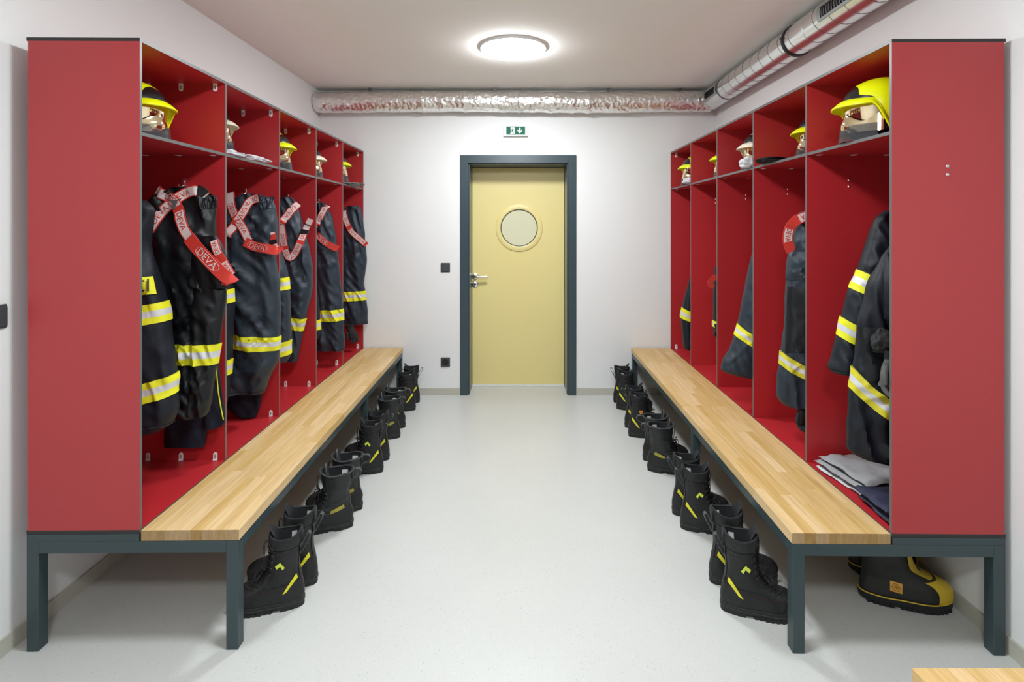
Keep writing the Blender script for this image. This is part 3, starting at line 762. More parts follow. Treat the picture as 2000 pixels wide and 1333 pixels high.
    if style != 'B':
        path = [(.010, H-.092), (-.004, H-.066), (-.020, H-.036), (-.026, H-.016), (-.018, H-.010), (-.008, H-.024), (.006, H-.058)]
    else:
        path = [(-.002, H-.004), (-.016, H+.004), (-.032, H+.002), (-.040, H-.014), (-.034, H-.032), (-.018, H-.040), (-.002, H-.046)]
    fx = smooth_interp([(k, q_[0]) for k, q_ in enumerate(path)]); fz = smooth_interp([(k, q_[1]) for k, q_ in enumerate(path)])
    for off in (0, .0028):
        pl.grid(lambda u, v: (fx(v*6)+off, (u-.5)*2*wd, fz(v*6)+off*.3), 3, 31)
    for e_ in (-1, 1): pl.grid(lambda u, v: (fx(v*6)+.0028*u, e_*wd, fz(v*6)+.0028*.3*u), 2, 31)
    out.append(('pull_loop', pl, ['loop'], None))
    st = MB()
    for sg in (-1, 1):
        st.tube([S(sg*(PI-.05-2.2*k/16), .122-.040*(k/16)+.006*math.sin(k*.4), .0026) for k in range(17)], .0010, 5)
        st.tube([S(sg*1.08, .125+k*(H-.055-.125)/10, .0026) for k in range(11)], .0010, 5)
    out.append(('seams', st, ['redstitch' if style != 'B' else 'loop'], 'upper'))
    # label inside the shaft
    for sg in (-1, 1):
        lb = MB(); lb.grid(lambda u, v: S(sg*(1.80+.55*u), H-.052+.036*v, -.0135), 5, 3); out.append(('size_label', lb, ['label'], 'lining'))
    # back stay strip
    bs = MB(); bs.grid(lambda u, v: S(PI-.22+.44*u, .11+v*(H-.12), .002), 4, 16); out.append(('back_stay', bs, ['leather'], None))
    if style != 'B':
        decal('reflective_patch', [(.024, .124), (.062, .079), (.078, .071), (.029, .144)], (-1, 1), 'bootyel', .0034)
    else:
        decal('reflective_patch', [(.040, .110), (.108, .088), (.104, .106), (.046, .130)], (-1, 1), 'bootdull', .0034)
        sm = MB(); sm.grid(lambda u, v: S(2*PI*u, .118+.012*math.cos(2*PI*u)*-1+.003*v, .0022), 40, 2, True); out.append(('seam_line', sm, ['loop'], 'upper'))
    if style == 'A':
        z0 = .190; x0 = .085
        decal('logo', [(x0-.017, z0-.008), (x0-.001, z0+.016), (x0+.018, z0+.001), (x0+.012, z0-.011), (x0-.001, z0+.001), (x0-.009, z0-.017)], (-1, 1), 'bootlime', .0042)
    if style == 'C':
        z0 = .190; x0 = .085
        decal('badge', [(x0-.013, z0+.010), (x0, z0+.013), (x0+.013, z0+.010), (x0+.009, z0-.008), (x0, z0-.017), (x0-.009, z0-.008)], (-1, 1), 'orange', .0042)
        decal('badge_emblem', [(x0-.006, z0+.004), (x0+.006, z0+.004), (x0+.004, z0-.006), (x0-.004, z0-.006)], (-1, 1), 'redbadge', .0054, 'badge')
    return [(nm, mb.mesh(nm, ms, True, (0, 0, 0), 50), sub) for nm, mb, ms, sub in out]
BOOT = {k: boot_meshes(k) for k in ('A', 'B', 'C')}
def place_boot(style, x, y, rz, label, group, mir=1, sc=.95):
    t = thing('firefighter_boot', label, 'boot', (x, y, 0), rz, group)
    t.scale = (sc, sc*mir, sc) if mir > 0 else (sc, sc, sc)
    made = {}
    for nm, me, sub in BOOT[style]:
        o = link(nm, me, made.get(sub, t)); made[nm] = o
KN = {'A': 'black laced boot', 'B': 'smooth black leather boot', 'C': 'orange-badged black boot'}
GL = 'boots lined up under the left bench'; GR = 'boots lined up under the right bench'
# heel back edge (near side) px, floor y px, toe-in angle towards the camera
LB = [('A', 597, 1190, 11, 'front boot of the pair beside the near left bench leg'), ('A', 622, 1148, 2, 'rear boot of the pair beside the near left bench leg'),
      ('B', 692, 1034, 12, 'front boot of the second pair along the left bench'), ('B', 710, 1000, 8, 'rear boot of the second pair along the left bench'),
      ('A', 750, 926, 3, 'front boot of the middle pair along the left bench'), ('A', 762, 902, 0, 'rear boot of the middle pair along the left bench'),
      ('B', 783, 858, 5, 'front boot of the fourth pair along the left bench'), ('B', 793, 838, 2, 'rear boot of the fourth pair along the left bench'),
      ('C', 813, 803, 8, 'front boot of the farthest pair along the left bench'), ('C', 821, 788, 2, 'rear boot of the farthest pair along the left bench')]
RB = [('A', 1405, 1200, 11, 'front boot of the pair beside the near right bench leg'), ('A', 1384, 1147, -2, 'rear boot of the pair beside the near right bench leg'),
      ('A', 1327, 1038, 8, 'front boot of the second pair along the right bench'), ('A', 1311, 1010, 4, 'rear boot of the second pair along the right bench'),
      ('B', 1263, 923, 9, 'front boot of the middle pair along the right bench'), ('B', 1254, 903, 3, 'rear boot of the middle pair along the right bench'),
      ('C', 1226, 855, 6, 'front boot of the fourth pair along the right bench'), ('C', 1219, 838, 0, 'rear boot of the fourth pair along the right bench'),
      ('A', 1203, 801, 10, 'front boot of the farthest pair along the right bench'), ('A', 1197, 788, 4, 'rear boot of the farthest pair along the right bench')]
for i, (st, px, py, a, lab) in enumerate(LB):
    y = CAMZ*F/(py-CY); yc = y+.036; x = PX(px, yc)-.004
    place_boot(st, x, yc, PI+R(a), KN[st]+', '+lab.replace(' boot of', ' one of'), GL, 1, .92 if i == 0 else .95)
for i, (st, px, py, a, lab) in enumerate(RB):
    y = CAMZ*F/(py-CY); yc = y+.036; x = PX(px, yc)+.004
    place_boot(st, x, yc, -R(a), KN[st]+', '+lab.replace(' boot of', ' one of'), GR)

# rubber boots under the right cabinet
FORM_R = BootForm([(.028, .300), (.05, .308), (.075, .306), (.092, .294), (.104, .272), (.114, .244), (.126, .214), (.145, .188), (.17, .172), (.21, .164), (.27, .164), (.325, .168)],
                  [(.028, .000), (.05, -.004), (.08, .000), (.12, .006), (.18, .004), (.25, -.006), (.325, -.014)],
                  [(.028, .054), (.05, .056), (.08, .056), (.105, .052), (.13, .052), (.18, .060), (.26, .072), (.325, .076)], .322, 2.0, .0012)
def rubber_boot(x, y, rz, label):
    t = thing('rubber_boot', label, 'boot', (x, y, 0), rz, 'rubber boots under the right cabinet')
    B = FORM_R; P = B.P; H = B.H; zs = zrows(H); nz = len(zs)
    def add(nm, mb, m_, par=t, lab=None):
        o = link(nm, mb.mesh(nm, [m_], True, (0, 0, 0), 50), par)
        if lab: o['label'] = lab
        return o
    b = MB(); b.grid(lambda u, v: P(2*PI*u, zs[int(round(v*(nz-1)))]), 44, nz, True)
    b.grid(lambda u, v: P(2*PI*u, H-.2*v, -.006), 32, 5, True); up = add('upper', b, 'rubber')
    b = MB(); 
    def foot(u, z, off): p = P(2*PI*u, .03, off); return (p.x, p.y, z+.006*max(0, math.cos(2*PI*u))**3)
    b.grid(lambda u, v: foot(u, (.008, .014, .036, .040)[int(round(v*3))], (.000, .006, .006, .001)[int(round(v*3))]), 48, 4, True, 0, (True, True))
    for k in range(16):
        xx = .02+k*.0178
        if .095 < xx < .125: continue
        for sg in (-1, 1):
            q = B.side(xx, .03, sg, .003); b.box((xx-.0078, min(q.y, q.y-sg*.04), .001), (xx+.0078, max(q.y, q.y-sg*.04), .014))
    add('sole', b, 'sole')
    b = MB(); b.tube([foot(k/60, .037, .0062) for k in range(60)], .0022, 6, closed=True); add('rand_stripe', b, 'rubyel', t, 'thin yellow stripe round the sole')
    b = MB()
    def toe(u, v):
        z = .040+.072*v; th0 = 1.05; th = -th0+2*th0*u; return P(th, z, .0022)
    b.grid(toe, 22, 18); add('toe_cap', b, 'rubyel', t, 'ochre yellow toe cap')
    b = MB()
    def gus(u, v):
        z = .117+(H-.117)*v; wd = .62+.30*smoothstep(0, .18, v)-.08*smoothstep(.3, 1, v); return P(-wd+2*wd*u, z, .0034)
    b.grid(gus, 16, 40); add('front_gusset', b, 'rubyel', t, 'ochre yellow strip up the shin')
    b = MB(); tg = [(.082, .066), (.122, .060), (.122, .098), (.082, .104)]
    def q(sg, off): return lambda u, v: B.side((1-u)*((1-v)*tg[0][0]+v*tg[3][0])+u*((1-v)*tg[1][0]+v*tg[2][0]), (1-u)*((1-v)*tg[0][1]+v*tg[3][1])+u*((1-v)*tg[1][1]+v*tg[2][1]), sg, off)
    for sg in (-1, 1): b.grid(q(sg, .0022), 6, 6)
    tagp = add('brand_tag', b, 'tag')
    b = MB()
    for sg in (-1, 1):
        hexa = [q(sg, .0032)(.5+.36*math.cos(R(60*k)), .5+.38*math.sin(R(60*k))) for k in range(6)]
        b.tube(hexa, .0006, 4, closed=True)
        for (ua, ub, vv) in ((.26, .74, .5), (.34, .66, .66), (.40, .60, .34)):
            b.tube([q(sg, .0032)(ua, vv), q(sg, .0032)(ub, vv)], .0010 if vv == .5 else .0006, 4)
    add('tag_print', b, 'sole', tagp)
for (hx0, hy0, tx, ty, lab) in ((1681, 1177, 1858, 1200, 'black rubber boot with yellow toe, nearer one of the pair under the right cabinet'), (1663, 1126, 1812, 1116, 'black rubber boot with yellow toe, the one behind, half hidden under the right cabinet')):
    y = CAMZ*F/(hy0-CY)+.035; x = PX(hx0, y); y2 = CAMZ*F/(ty-CY)+.03; x2 = PX(tx, y2)
    rubber_boot(x, y, math.atan2(y2-y, x2-x), lab)

# ---------------------------------------------------------------- helmets
def helmet_meshes(kind):
    zc, top = .125, .238; RX_F, RX_B, RY = .136, .150, .117
    def rad(phi):
        c, s_ = math.cos(phi), math.sin(phi); rx = RX_F if c > 0 else RX_B
        return 1/math.sqrt((c/rx)**2+(s_/RY)**2)
    def zlow(phi):
        a = abs(math.degrees(phi))
        z = .150-.008*smoothstep(0, 50, a)
        z -= .118*smoothstep(46, 80, a)
        z += .014*smoothstep(115, 160, a)
        return z
    def prof(z):
        if z >= zc: return max(0, 1-((z-zc)/(top-zc))**2.3)**.52
        return 1-.07*((zc-z)/zc)**1.5
    def sh(phi, z, off=0):
        r = rad(phi)*prof(z)+off
        return Vector((r*math.cos(phi), r*math.sin(phi), z))
    out = []
    shm = {'y': 'helmyel', 'w': 'helmwhite'}[kind]
    b = MB(); NV = 22
    def shell(u, v, off=0):
        phi = -PI+2*PI*u; z0 = zlow(phi); k = math.sin(v*PI/2)
        z = z0+(top-.0005-z0)*k
        p = sh(phi, z, off if v < .97 else 0)
        if v > .999: p = Vector((0, 0, top))
        return p
    b.grid(lambda u, v: shell(u, v), 72, NV, True); b.grid(lambda u, v: shell(u, v*.9, -.006), 72, 12, True)
    b.grid(lambda u, v: shell(u, 0, -.006*v), 72, 2, True)
    out.append(('shell', b, [shm], None))
    # raised edge bead
    b = MB(); b.tube([sh(-PI+2*PI*k/90, zlow(-PI+2*PI*k/90)+.002, .0015) for k in range(90)], .0048, 8, closed=True); out.append(('edge_trim', b, [shm], 'shell'))
    # brim
    b = MB(); PH = R(74)
    def brim(u, v, dz=0):
        phi = -PH+2*PH*u; w_ = .037*max(0, math.cos(phi*PI/2/PH))**.75
        p = sh(phi, zlow(phi)+.003, -.002+w_*v); p.z += -.024*v*v*max(0, math.cos(phi))+dz; return p
    b.grid(lambda u, v: brim(u, v, .003), 40, 7); b.grid(lambda u, v: brim(u, v, -.003), 40, 7); b.grid(lambda u, v: brim(u, 1, -.003+.006*v), 40, 2)
    b.tube([brim(k/40, 1, 0) for k in range(41)], .0038, 6)
    out.append(('brim', b, [shm], None))
    # black front plate
    b = MB()
    hwf = smooth_interp([(0, 52), (.1, 46), (.25, 27), (.5, 24), (.75, 19), (.9, 12), (1, 4)])
    def plate(u, v, off=.0022):
        k = R(hwf(v)); phi = -k+2*k*u; z0 = zlow(phi)+.006; z = z0+(.207-z0)*v; return sh(phi, z, off)
    b.grid(plate, 22, 18); out.append(('front_plate', b, ['helmblack'], None))
    # liner
    b = MB(); b.grid(lambda u, v: (lambda p: Vector((p.x*.86-.006, p.y*.86, .018+(p.z)*.86)))(sh(2*PI*u, max(.02, .19*v), -.0)), 32, 10, True, 0, (True, True)); out.append(('inner_liner', b, ['liner'], None))
    # gold visor
    b = MB(); PV = R(80)
    def vis(u, v):
        phi = -PV+2*PV*u; a = abs(math.degrees(phi))
        lo = .098-.030*math.exp(-((a-32)/20)**2)-.006*smoothstep(60, 80, a); hi = zlow(phi)+.004 if a < 52 else .150-.03*smoothstep(52, 80, a)
        z = lo+(hi-lo)*v
        r = rad(phi)*(.935-.06*(z-.125)/.05*0-.10*((z-.135)/.08)**2); return Vector((r*math.cos(phi), r*math.sin(phi), z))
    b.grid(vis, 48, 14); out.append(('gold_visor', b, ['gold'], None))
    # gold nose piece below
    b = MB(); PN = R(62)
    def nose(u, v):
        phi = -PN+2*PN*u; a = abs(math.degrees(phi)); lo = .030; hi = .096-.030*math.exp(-((a-32)/20)**2)+.004
        z = lo+(hi-lo)*v
        bulge = .012*math.exp(-(a/16)**2)*math.sin(PI*min(1, v*1.1)*.9)
        r = rad(phi)*(.955+.03*(1-v))+bulge; return Vector((r*math.cos(phi), r*math.sin(phi), z))
    b.grid(nose, 40, 10); out.append(('nose_piece', b, ['gold'], 'gold_visor'))
    # smoky lower face shield
    b = MB(); PS = R(54)
    def shd(u, v, o=0):
        phi = -PS+2*PS*u; r = rad(phi)*(1.075-.05*v)+o; top_ = .056-.012*smoothstep(0, 68, abs(math.degrees(phi)))*0
        return Vector((r*math.cos(phi), r*math.sin(phi), .001+top_*v))
    b.grid(lambda u, v: shd(u, v), 40, 6); b.grid(lambda u, v: shd(u, v, -.003), 40, 6); b.grid(lambda u, v: shd(u, 1, -.003*v), 40, 2); b.grid(lambda u, v: shd(u, 0, -.003*v), 40, 2)
    out.append(('face_shield', b, ['smoke'], None))
    # side knobs and neck band
    b = MB()
    for sg in (-1, 1):
        p = sh(sg*R(96), .095, .001); b.lathe([(0.0001, sg*.011), (.016, sg*.011), (.021, sg*.007), (.023, 0)], 20, (p.x, p.y, p.z), 'y')
    out.append(('visor_knob', b, ['helmblack'], None))
    b = MB(); b.grid(lambda u, v: sh(R(84)+u*R(192), .002+.05*v, -.010), 40, 5); b.grid(lambda u, v: sh(R(84)+u*R(192), .002+.05*v, -.014), 40, 5); out.append(('neck_curtain', b, ['liner'], None))
    return [(nm, mb.mesh(nm, ms, True, (0, 0, 0), 50), sub) for nm, mb, ms, sub in out]
HELM = {k: helmet_meshes(k) for k in 'yw'}
def place_helmet(kind, x, y, z, rz, label, tilt=0, sc=1.0):
    t = thing('firefighter_helmet', label, 'helmet', (x, y, z), rz, 'helmets on the locker shelves'); t.rotation_euler = (0, tilt, rz); t.scale = (sc,)*3
    made = {}
    for nm, me, sub in HELM[kind]: made[nm] = link(nm, me, made.get(sub, t))
ZS = 1.7705
def tip_place(kind, tip_px, Y, sgn, turn, label, z=ZS, tilt=0, sc=1.0):
    """sgn -1: faces -x (right lockers); turn = degrees towards the camera"""
    xt = PX(tip_px, Y); rz = (0 if sgn > 0 else PI)+R(-turn if sgn > 0 else turn)
    ext = .170*math.cos(R(turn))*sc
    place_helmet(kind, xt-sgn*ext, Y, z, rz, label, tilt, sc)
tip_place('y', 338, 2.07, 1, 12, 'yellow helmet with gold visor on the nearest left shelf')
tip_place('w', 464, 2.59, 1, 6, 'cream-edged black helmet resting on cloth, second left shelf', z=ZS+.034, tilt=-.05, sc=.93)
tip_place('y', 577, 3.12, 1, 10, 'yellow helmet with gold visor on the middle left shelf')
tip_place('w', 637, 3.68, 1, 8, 'cream helmet peeking out on the fourth left shelf')
tip_place('y', 686, 4.24, 1, 8, 'yellow-brimmed helmet on the farthest left shelf', z=ZS+.026)
tip_place('y', 1634, 2.075, -1, -4, 'large fully visible yellow helmet on the nearest right shelf', sc=1.04)
tip_place('y', 1548, 2.585, -1, 4, 'yellow helmet half hidden on the second right shelf', sc=.95)
tip_place('w', 1441, 3.13, -1, 12, 'cream helmet with black front plate on the middle right shelf')
tip_place('y', 1387, 3.67, -1, 6, 'yellow helmet mostly hidden on the fourth right shelf')
tip_place('y', 1325, 4.21, -1, 12, 'yellow helmet with black plate on the farthest right shelf')
# ---------------------------------------------------------------- hanging clothes
class Cloth:
    """a hanging garment tube: rows of (y px, left px, right px) measured at depth Y; d = half thickness"""
    def __init__(s, rows, Y, d, seed, amp=.012, kx=13, kz=2.0, slant=0.0, topd=.45):
        s.Y = Y; s.seed = seed; s.amp = amp; s.kx = kx; s.kz = kz; s.sl = slant
        zz = [PZ(r[0], Y) for r in rows]; s.z1 = max(zz); s.z0 = min(zz)
        s.L = smooth_interp([(z, PX(r[1], Y)) for z, r in zip(zz, rows)]); s.Rr = smooth_interp([(z, PX(r[2], Y)) for z, r in zip(zz, rows)])
        s.d = d; s.topd = topd
    def dep(s, z):
        k = (s.z1-z)/max(1e-6, s.z1-s.z0)
        return s.d*(s.topd+(1-s.topd)*smoothstep(0, .22, k))
    def fold(s, x, z):
        wx = x+.035*noise.noise(Vector((x*5, z*4, s.seed+50)))
        n1 = noise.noise(Vector((wx*s.kx+z*s.sl*s.kx, z*s.kz*.7, s.seed)))
        a, b_ = wx*.80+z*.60, -wx*.60+z*.80; n2 = noise.noise(Vector((a*20, b_*4.2, s.seed+9)))
        a, b_ = wx*.62-z*.78, wx*.78+z*.62; n3 = noise.noise(Vector((a*22, b_*4.6, s.seed+17)))
        a, b_ = wx*.97+z*.25, z; n5 = noise.noise(Vector((a*18, b_*2.4, s.seed+37)))
        n4 = noise.noise(Vector((wx*40+z*16, z*17, s.seed+31)))
        m1 = smoothstep(-.25, .30, noise.noise(Vector((x*5, z*4.5, s.seed+70)))); m2 = smoothstep(-.25, .30, noise.noise(Vector((x*5+9, z*4.5, s.seed+80))))
        r = lambda n: (1-min(1, 3.2*abs(n)))**1.2
        return 1.45*s.amp*(1.9*n1+1.1*r(n2)*m1+1.0*r(n3)*m2+1.2*r(n5)*(1-m1*.6)+.34*n4-1.0)
    def S(s, th, z, off=0):
        l, r = s.L(z), s.Rr(z); xc = (l+r)/2; hw = max(.004, (r-l)/2); d = min(s.dep(z), hw*1.1)
        c, sn = math.cos(th), math.sin(th)
        e = 1+.05*noise.noise(Vector((z*14, c*2, s.seed+3)))
        x = xc+hw*spow(c, .85)*e; y = s.Y+d*spow(sn, .75)
        nx, ny = c/hw, sn/max(d, .01); L = math.hypot(nx, ny); nx /= L; ny /= L
        f = s.fold(x, z)*(abs(sn)**.6)*(1 if sn < 0 else .35)
        return Vector((x+nx*(off+f*.3), y+ny*(off+f), z))
    def front(s, x, z, off=0):
        zc = min(max(z, s.z0), s.z1); l, r = s.L(zc), s.Rr(zc); xc = (l+r)/2; hw = max(.004, (r-l)/2)
        lo, hi = -PI+.05, -.05
        for _ in range(13):
            mid = (lo+hi)/2
            if s.S(mid, zc, off).x < x: lo = mid
            else: hi = mid
        return Vector((x, s.S(mid, zc, off).y, z))
    def fp(s, px, py, off=0, dy=0):
        """point of the front surface seen at a picture position"""
        lo, hi = -PI+.02, -.02; z = PZ(py, s.Y-s.d*.6)
        for _ in range(15):
            mid = (lo+hi)/2; p = s.S(mid, min(max(z, s.z0), s.z1), off); z = PZ(py, p.y); p = s.S(mid, min(max(z, s.z0), s.z1), off)
            if CX+p.x/p.y*F < px: lo = mid
            else: hi = mid
        Yk = p.y+dy
        return Vector((PX(px, Yk), Yk, PZ(py, Yk)))
    def covers(s, px, py):
        z = PZ(py, s.Y)
        return s.z0 < z < s.z1 and s.L(z) < PX(px, s.Y) < s.Rr(z)
    def body(s, mb, nu=56, nv=70, m=0):
        def fn(u, v):
            z = s.z1+(s.z0-s.z1)*v; return s.S(2*PI*u, z)
        mb.grid(fn, nu, nv, True, m)
        # rounded closed top, tucked-in hem
        def topf(u, v):
            p = s.S(2*PI*u, s.z1); c = Vector(((s.L(s.z1)+s.Rr(s.z1))/2, s.Y, s.z1+.004)); return p.lerp(c, v)
        mb.grid(topf, nu, 3, True, m)
        def hem(u, v):
            p = s.S(2*PI*u, s.z0, -.004-.004*v); c = Vector(((s.L(s.z0)+s.Rr(s.z0))/2, s.Y, s.z0)); q = p.lerp(c, .06*v); q.z += .10*v; return q
        mb.grid(hem, nu, 4, True, m, (False, True)); return mb
    def band(s, mb, yl, yr, h, n=(0, 1, 0), t0=-PI-.35, t1=.35, off=.0045):
        """tape of three strips; yl / yr: top edge y px at the left / right; h px"""
        Yb = s.Y-s.d*.7; zl_, zr_ = PZ(yl, Yb), PZ(yr, Yb); hh = h*Yb/F; cuts = [0, .34, .66, 1.0]
        def zat(u, k):
            c = (1-math.cos(PI*u))/2; return (zl_+(zr_-zl_)*c)-hh*k
        for k in range(3):
            mb.grid(lambda u, v: s.S(t0+(t1-t0)*u, zat(u, cuts[k]+(cuts[k+1]-cuts[k])*v), off), 96, 6, False, n[k])
        for kk, fl in ((0, 0), (1.0, 0)):
            mb.grid(lambda u, v: s.S(t0+(t1-t0)*u, zat(u, kk), off*v-.002), 44, 2, False, n[0])
        return mb

DEVA = text_geo('DEVA'); 
class Ribbon:
    """webbing strap along px points (px, py, y-offset) lying on a cloth front"""
    def __init__(s, pts, width, cloth=None, Y=None, off=.007, n=60, over=()):
        P = []
        for p in pts:
            yy = (cloth.Y if cloth else Y); x, z = PX(p[0], yy), PZ(p[1], yy)
            if cloth:
                q = cloth.fp(p[0], p[1], off, p[2] if len(p) > 2 else 0)
                for c2 in over:
                    if c2.covers(p[0], p[1]):
                        q2 = c2.fp(p[0], p[1], off)
                        if q2.y < q.y: q = q2
            else: q = Vector((x, yy+(p[2] if len(p) > 2 else 0), z))
            P.append(q)
        # Catmull-Rom resample
        C = []
        for i in range(len(P)-1):
            p0 = P[max(0, i-1)]; p1 = P[i]; p2 = P[i+1]; p3 = P[min(len(P)-1, i+2)]
            for k in range(16):
                t_ = k/16; C.append(.5*((2*p1)+(p2-p0)*t_+(2*p0-5*p1+4*p2-p3)*t_*t_+(3*p1-p0-3*p2+p3)*t_**3))
        C.append(P[-1]); 
        if cloth:
            for c in C:
                f = cloth.front(c.x, c.z, off*.8)
                if cloth.L(min(max(c.z, cloth.z0), cloth.z1)) < c.x < cloth.Rr(min(max(c.z, cloth.z0), cloth.z1)) and f.y < c.y: c.y = f.y
        s.C = C; s.w = width; s.acc = [0]
        for a, b_ in zip(C, C[1:]): s.acc.append(s.acc[-1]+(b_-a).length)
        s.len = s.acc[-1]
    def at(s, d, v, lift=0):
        d = min(max(d, 0), s.len); i = max(0, min(len(s.C)-2, int(np.searchsorted(s.acc, d))-1))
        k = (d-s.acc[i])/max(1e-9, s.acc[i+1]-s.acc[i]); p = s.C[i].lerp(s.C[i+1], k)
        i0, i1 = max(0, i-1), min(len(s.C)-1, i+2)
        t_ = (s.C[i1]-s.C[i0]).normalized(); nrm = Vector((0, -1, 0)); wv = nrm.cross(t_)
        wv.y *= .3
        if wv.length < 1e-6: wv = Vector((0, 0, 1))
        wv.normalize(); nn = wv.cross(t_).normalized()
        if nn.y > 0: nn = -nn
        return p+wv*(v-.5)*s.w+nn*lift
def strap(name, parent, rb, blocks=(.085, .055), start=0, mats=('strapred', 'strapwhite', 'strapgrey'), plain=False, text=True):
    b = MB(); n = max(8, int(rb.len/.012)); ed = [0, .10, .90, 1]
    def kind(d):
        if plain: return 0
        q = (d+start) % sum(blocks); return 1 if q < blocks[0] else 0
    def mf(k):
        return lambda i, j: (0 if k != 1 else kind((j+.5)/n*rb.len))
    for k in range(3):
        b.grid(lambda u, v: rb.at(v*rb.len, ed[k]+(ed[k+1]-ed[k])*u), 2 if k != 1 else 3, n+1, False, mf(k))
    b.grid(lambda u, v: rb.at(v*rb.len, u, -.0028), 3, n+1, False, 0)
    for e in (0, 1): b.grid(lambda u, v: rb.at(v*rb.len, e, -.0028*u), 2, n+1, False, 0)
    o = part(name, b, list(mats), parent, angle=60)
    if text:
        tv, tf, asp = DEVA; d = -start; hgt = rb.w*.52
        while d < rb.len:
            nb = max(1, int(blocks[0]/.085))
            for (q0, L, white) in ([(d+blocks[0]*k/nb, blocks[0]/nb, False) for k in range(nb)] if not plain else ((d, sum(blocks), True),)):
                wl = min(asp*hgt*1.05, L*.86); c0 = q0+L/2-wl/2
                if c0 > .004 and c0+wl < rb.len-.004 and wl > .02:
                    tb = MB().add([rb.at(c0+x/asp*wl, .5+(yv-.5)*hgt/rb.w, .0012) for x, yv in tv], tf)
                    part('strap_lettering', tb, ['strapwhite' if white else 'strapred'], o, False, label=('white' if white else 'red')+' letters DEVA on the strap')
                    if white:
                        cc = c0+wl/2; b3 = MB().tube([rb.at(cc+wl*.62*spow(math.cos(2*PI*k/40), .7), .5+.38*spow(math.sin(2*PI*k/40), .7), .0012) for k in range(40)], .0007, 4, closed=True)
                        part('oval_outline', b3, ['strapwhite'], o)
            d += sum(blocks)
    return o
def buckle(parent, rb, d, L=.022):
    b = MB()
    b.grid(lambda u, v: rb.at(d+L*v, -.06+1.12*u, .004), 3, 4); b.grid(lambda u, v: rb.at(d+L*v, -.06+1.12*u, -.004), 3, 4)
    for e in (0, 1):
        b.grid(lambda u, v: rb.at(d+L*v, -.06+1.12*e, -.004+.008*u), 2, 4); b.grid(lambda u, v: rb.at(d+L*e, -.06+1.12*v, -.004+.008*u), 2, 4)
    part('buckle', b, ['buckle'], parent)
def garment(name, label, cat, cloths, mats, base=None, group=None):
    c = cloths[0]; z0 = min(k.z0 for k in cloths)
    t = thing(name, label, cat, ((c.L(c.z0)+c.Rr(c.z0))/2, c.Y, z0), 0, group)
    return t
def hem_line(c, parent, m, z_px, off=.0025):
    b = MB(); z = PZ(z_px, c.Y)
    b.grid(lambda u, v: c.S(2*PI*u, z-.003*v, off), 48, 2, True); part('hem_stitch', b, [m], parent)
def pocket(c, parent, m, x0, x1, y0, y1, off=.007, nm='pocket', skew=0):
    """flap pocket on the front, px rectangle"""
    b = MB(); Y = c.Y
    def q(o): return lambda u, v: c.fp(x0+(x1-x0)*u+skew*v, y0+(y1-y0)*v, o*(.25+.75*min(1, 6*min(u, 1-u, v, 1-v))))
    b.grid(q(off), 12, 12); return part(nm, b, [m], parent)
def gathers(c, parent, m, x0, x1, y0, y1):
    b = MB(); Y = c.Y
    b.grid(lambda u, v: c.fp(x0+(x1-x0)*u+1.2*math.sin(v*4+u*9), y0+(y1-y0)*v-4*u, .003+.007*(.5+.5*math.sin(u*34+2.2*noise.noise(Vector((u*6, v*1.5, 3)))*2))*(.3+.7*math.sin(PI*min(1, .15+v*.8)))*min(1, 5*u, 5*(1-u))), 60, 10); part('waist_gathers', b, [m], parent, angle=70)
def band_part(c, parent, yl, yr, h, m=('yellow', 'silver'), **kw):
    return part('reflective_band', c.band(MB(), yl, yr, h, **kw), list(m), parent, angle=60)

GJ = 'navy firefighter jackets in the lockers'; GT = 'firefighter trousers with braces in the lockers'
DIV = [1.830+.5486*k for k in range(6)]                     # left dividers (near faces at DIV[k])
# ---- left bay 1
yT = DIV[1]-.130
T1 = Cloth([(366, 338, 384), (378, 308, 412), (392, 292, 424), (430, 285, 420), (480, 288, 420), (520, 300, 430), (556, 310, 438), (600, 322, 430), (640, 330, 420), (700, 339, 408), (750, 342, 398), (800, 344, 392), (812, 345, 388)], yT, .058, 2.0, .012, 9, 1.2, .15)
T1b = Cloth([(545, 378, 436), (570, 374, 441), (640, 374, 432), (700, 375, 424), (750, 374, 415), (800, 370, 407), (812, 370, 402)], yT-.034, .040, 6.0, .009, 13, 1.5, -.1)
PK1 = Cloth([(462, 396, 424), (474, 383, 432), (500, 375, 440), (535, 371, 447), (556, 367, 450), (563, 372, 446)], yT-.050, .022, 8.0, .0042, 18, 4, .3)
g = garment('firefighter_trousers', 'charcoal trousers with crossed red braces, nearest on the left', 'trousers', [T1, T1b], None, group=GT)
b = MB(); T1.body(b, 64, 110); part('trousers_cloth', b, ['charcoal'], g, angle=70)
part('trouser_leg', T1b.body(MB()), ['charcoal'], g, angle=70)
part('cargo_pocket', PK1.body(MB(), 44, 40), ['charcoal'], g, angle=70)
band_part(T1, g, 672, 672, 40, t0=-PI-.3, t1=-.9); band_part(T1b, g, 674, 674, 40)
b = MB(); b.grid(lambda u, v: PK1.fp(432+13*u, 552+5*v+2*u, .003), 6, 3); part('pocket_label', b, ['strapred'], g)
gathers(T1, g, 'charcoal', 388, 424, 388, 410)
r1 = Ribbon([(286, 470), (297, 440), (318, 412), (340, 393), (362, 378), (386, 373), (402, 384)], .045, T1); s1 = strap('brace', g, r1, (.20, .02), .02); buckle(s1, r1, r1.len-.04, .034)
r2 = Ribbon([(306, 372), (322, 382), (340, 394), (350, 416), (358, 446), (374, 470)], .045, T1, off=.011); strap('brace', g, r2, (.18, .02), .03)
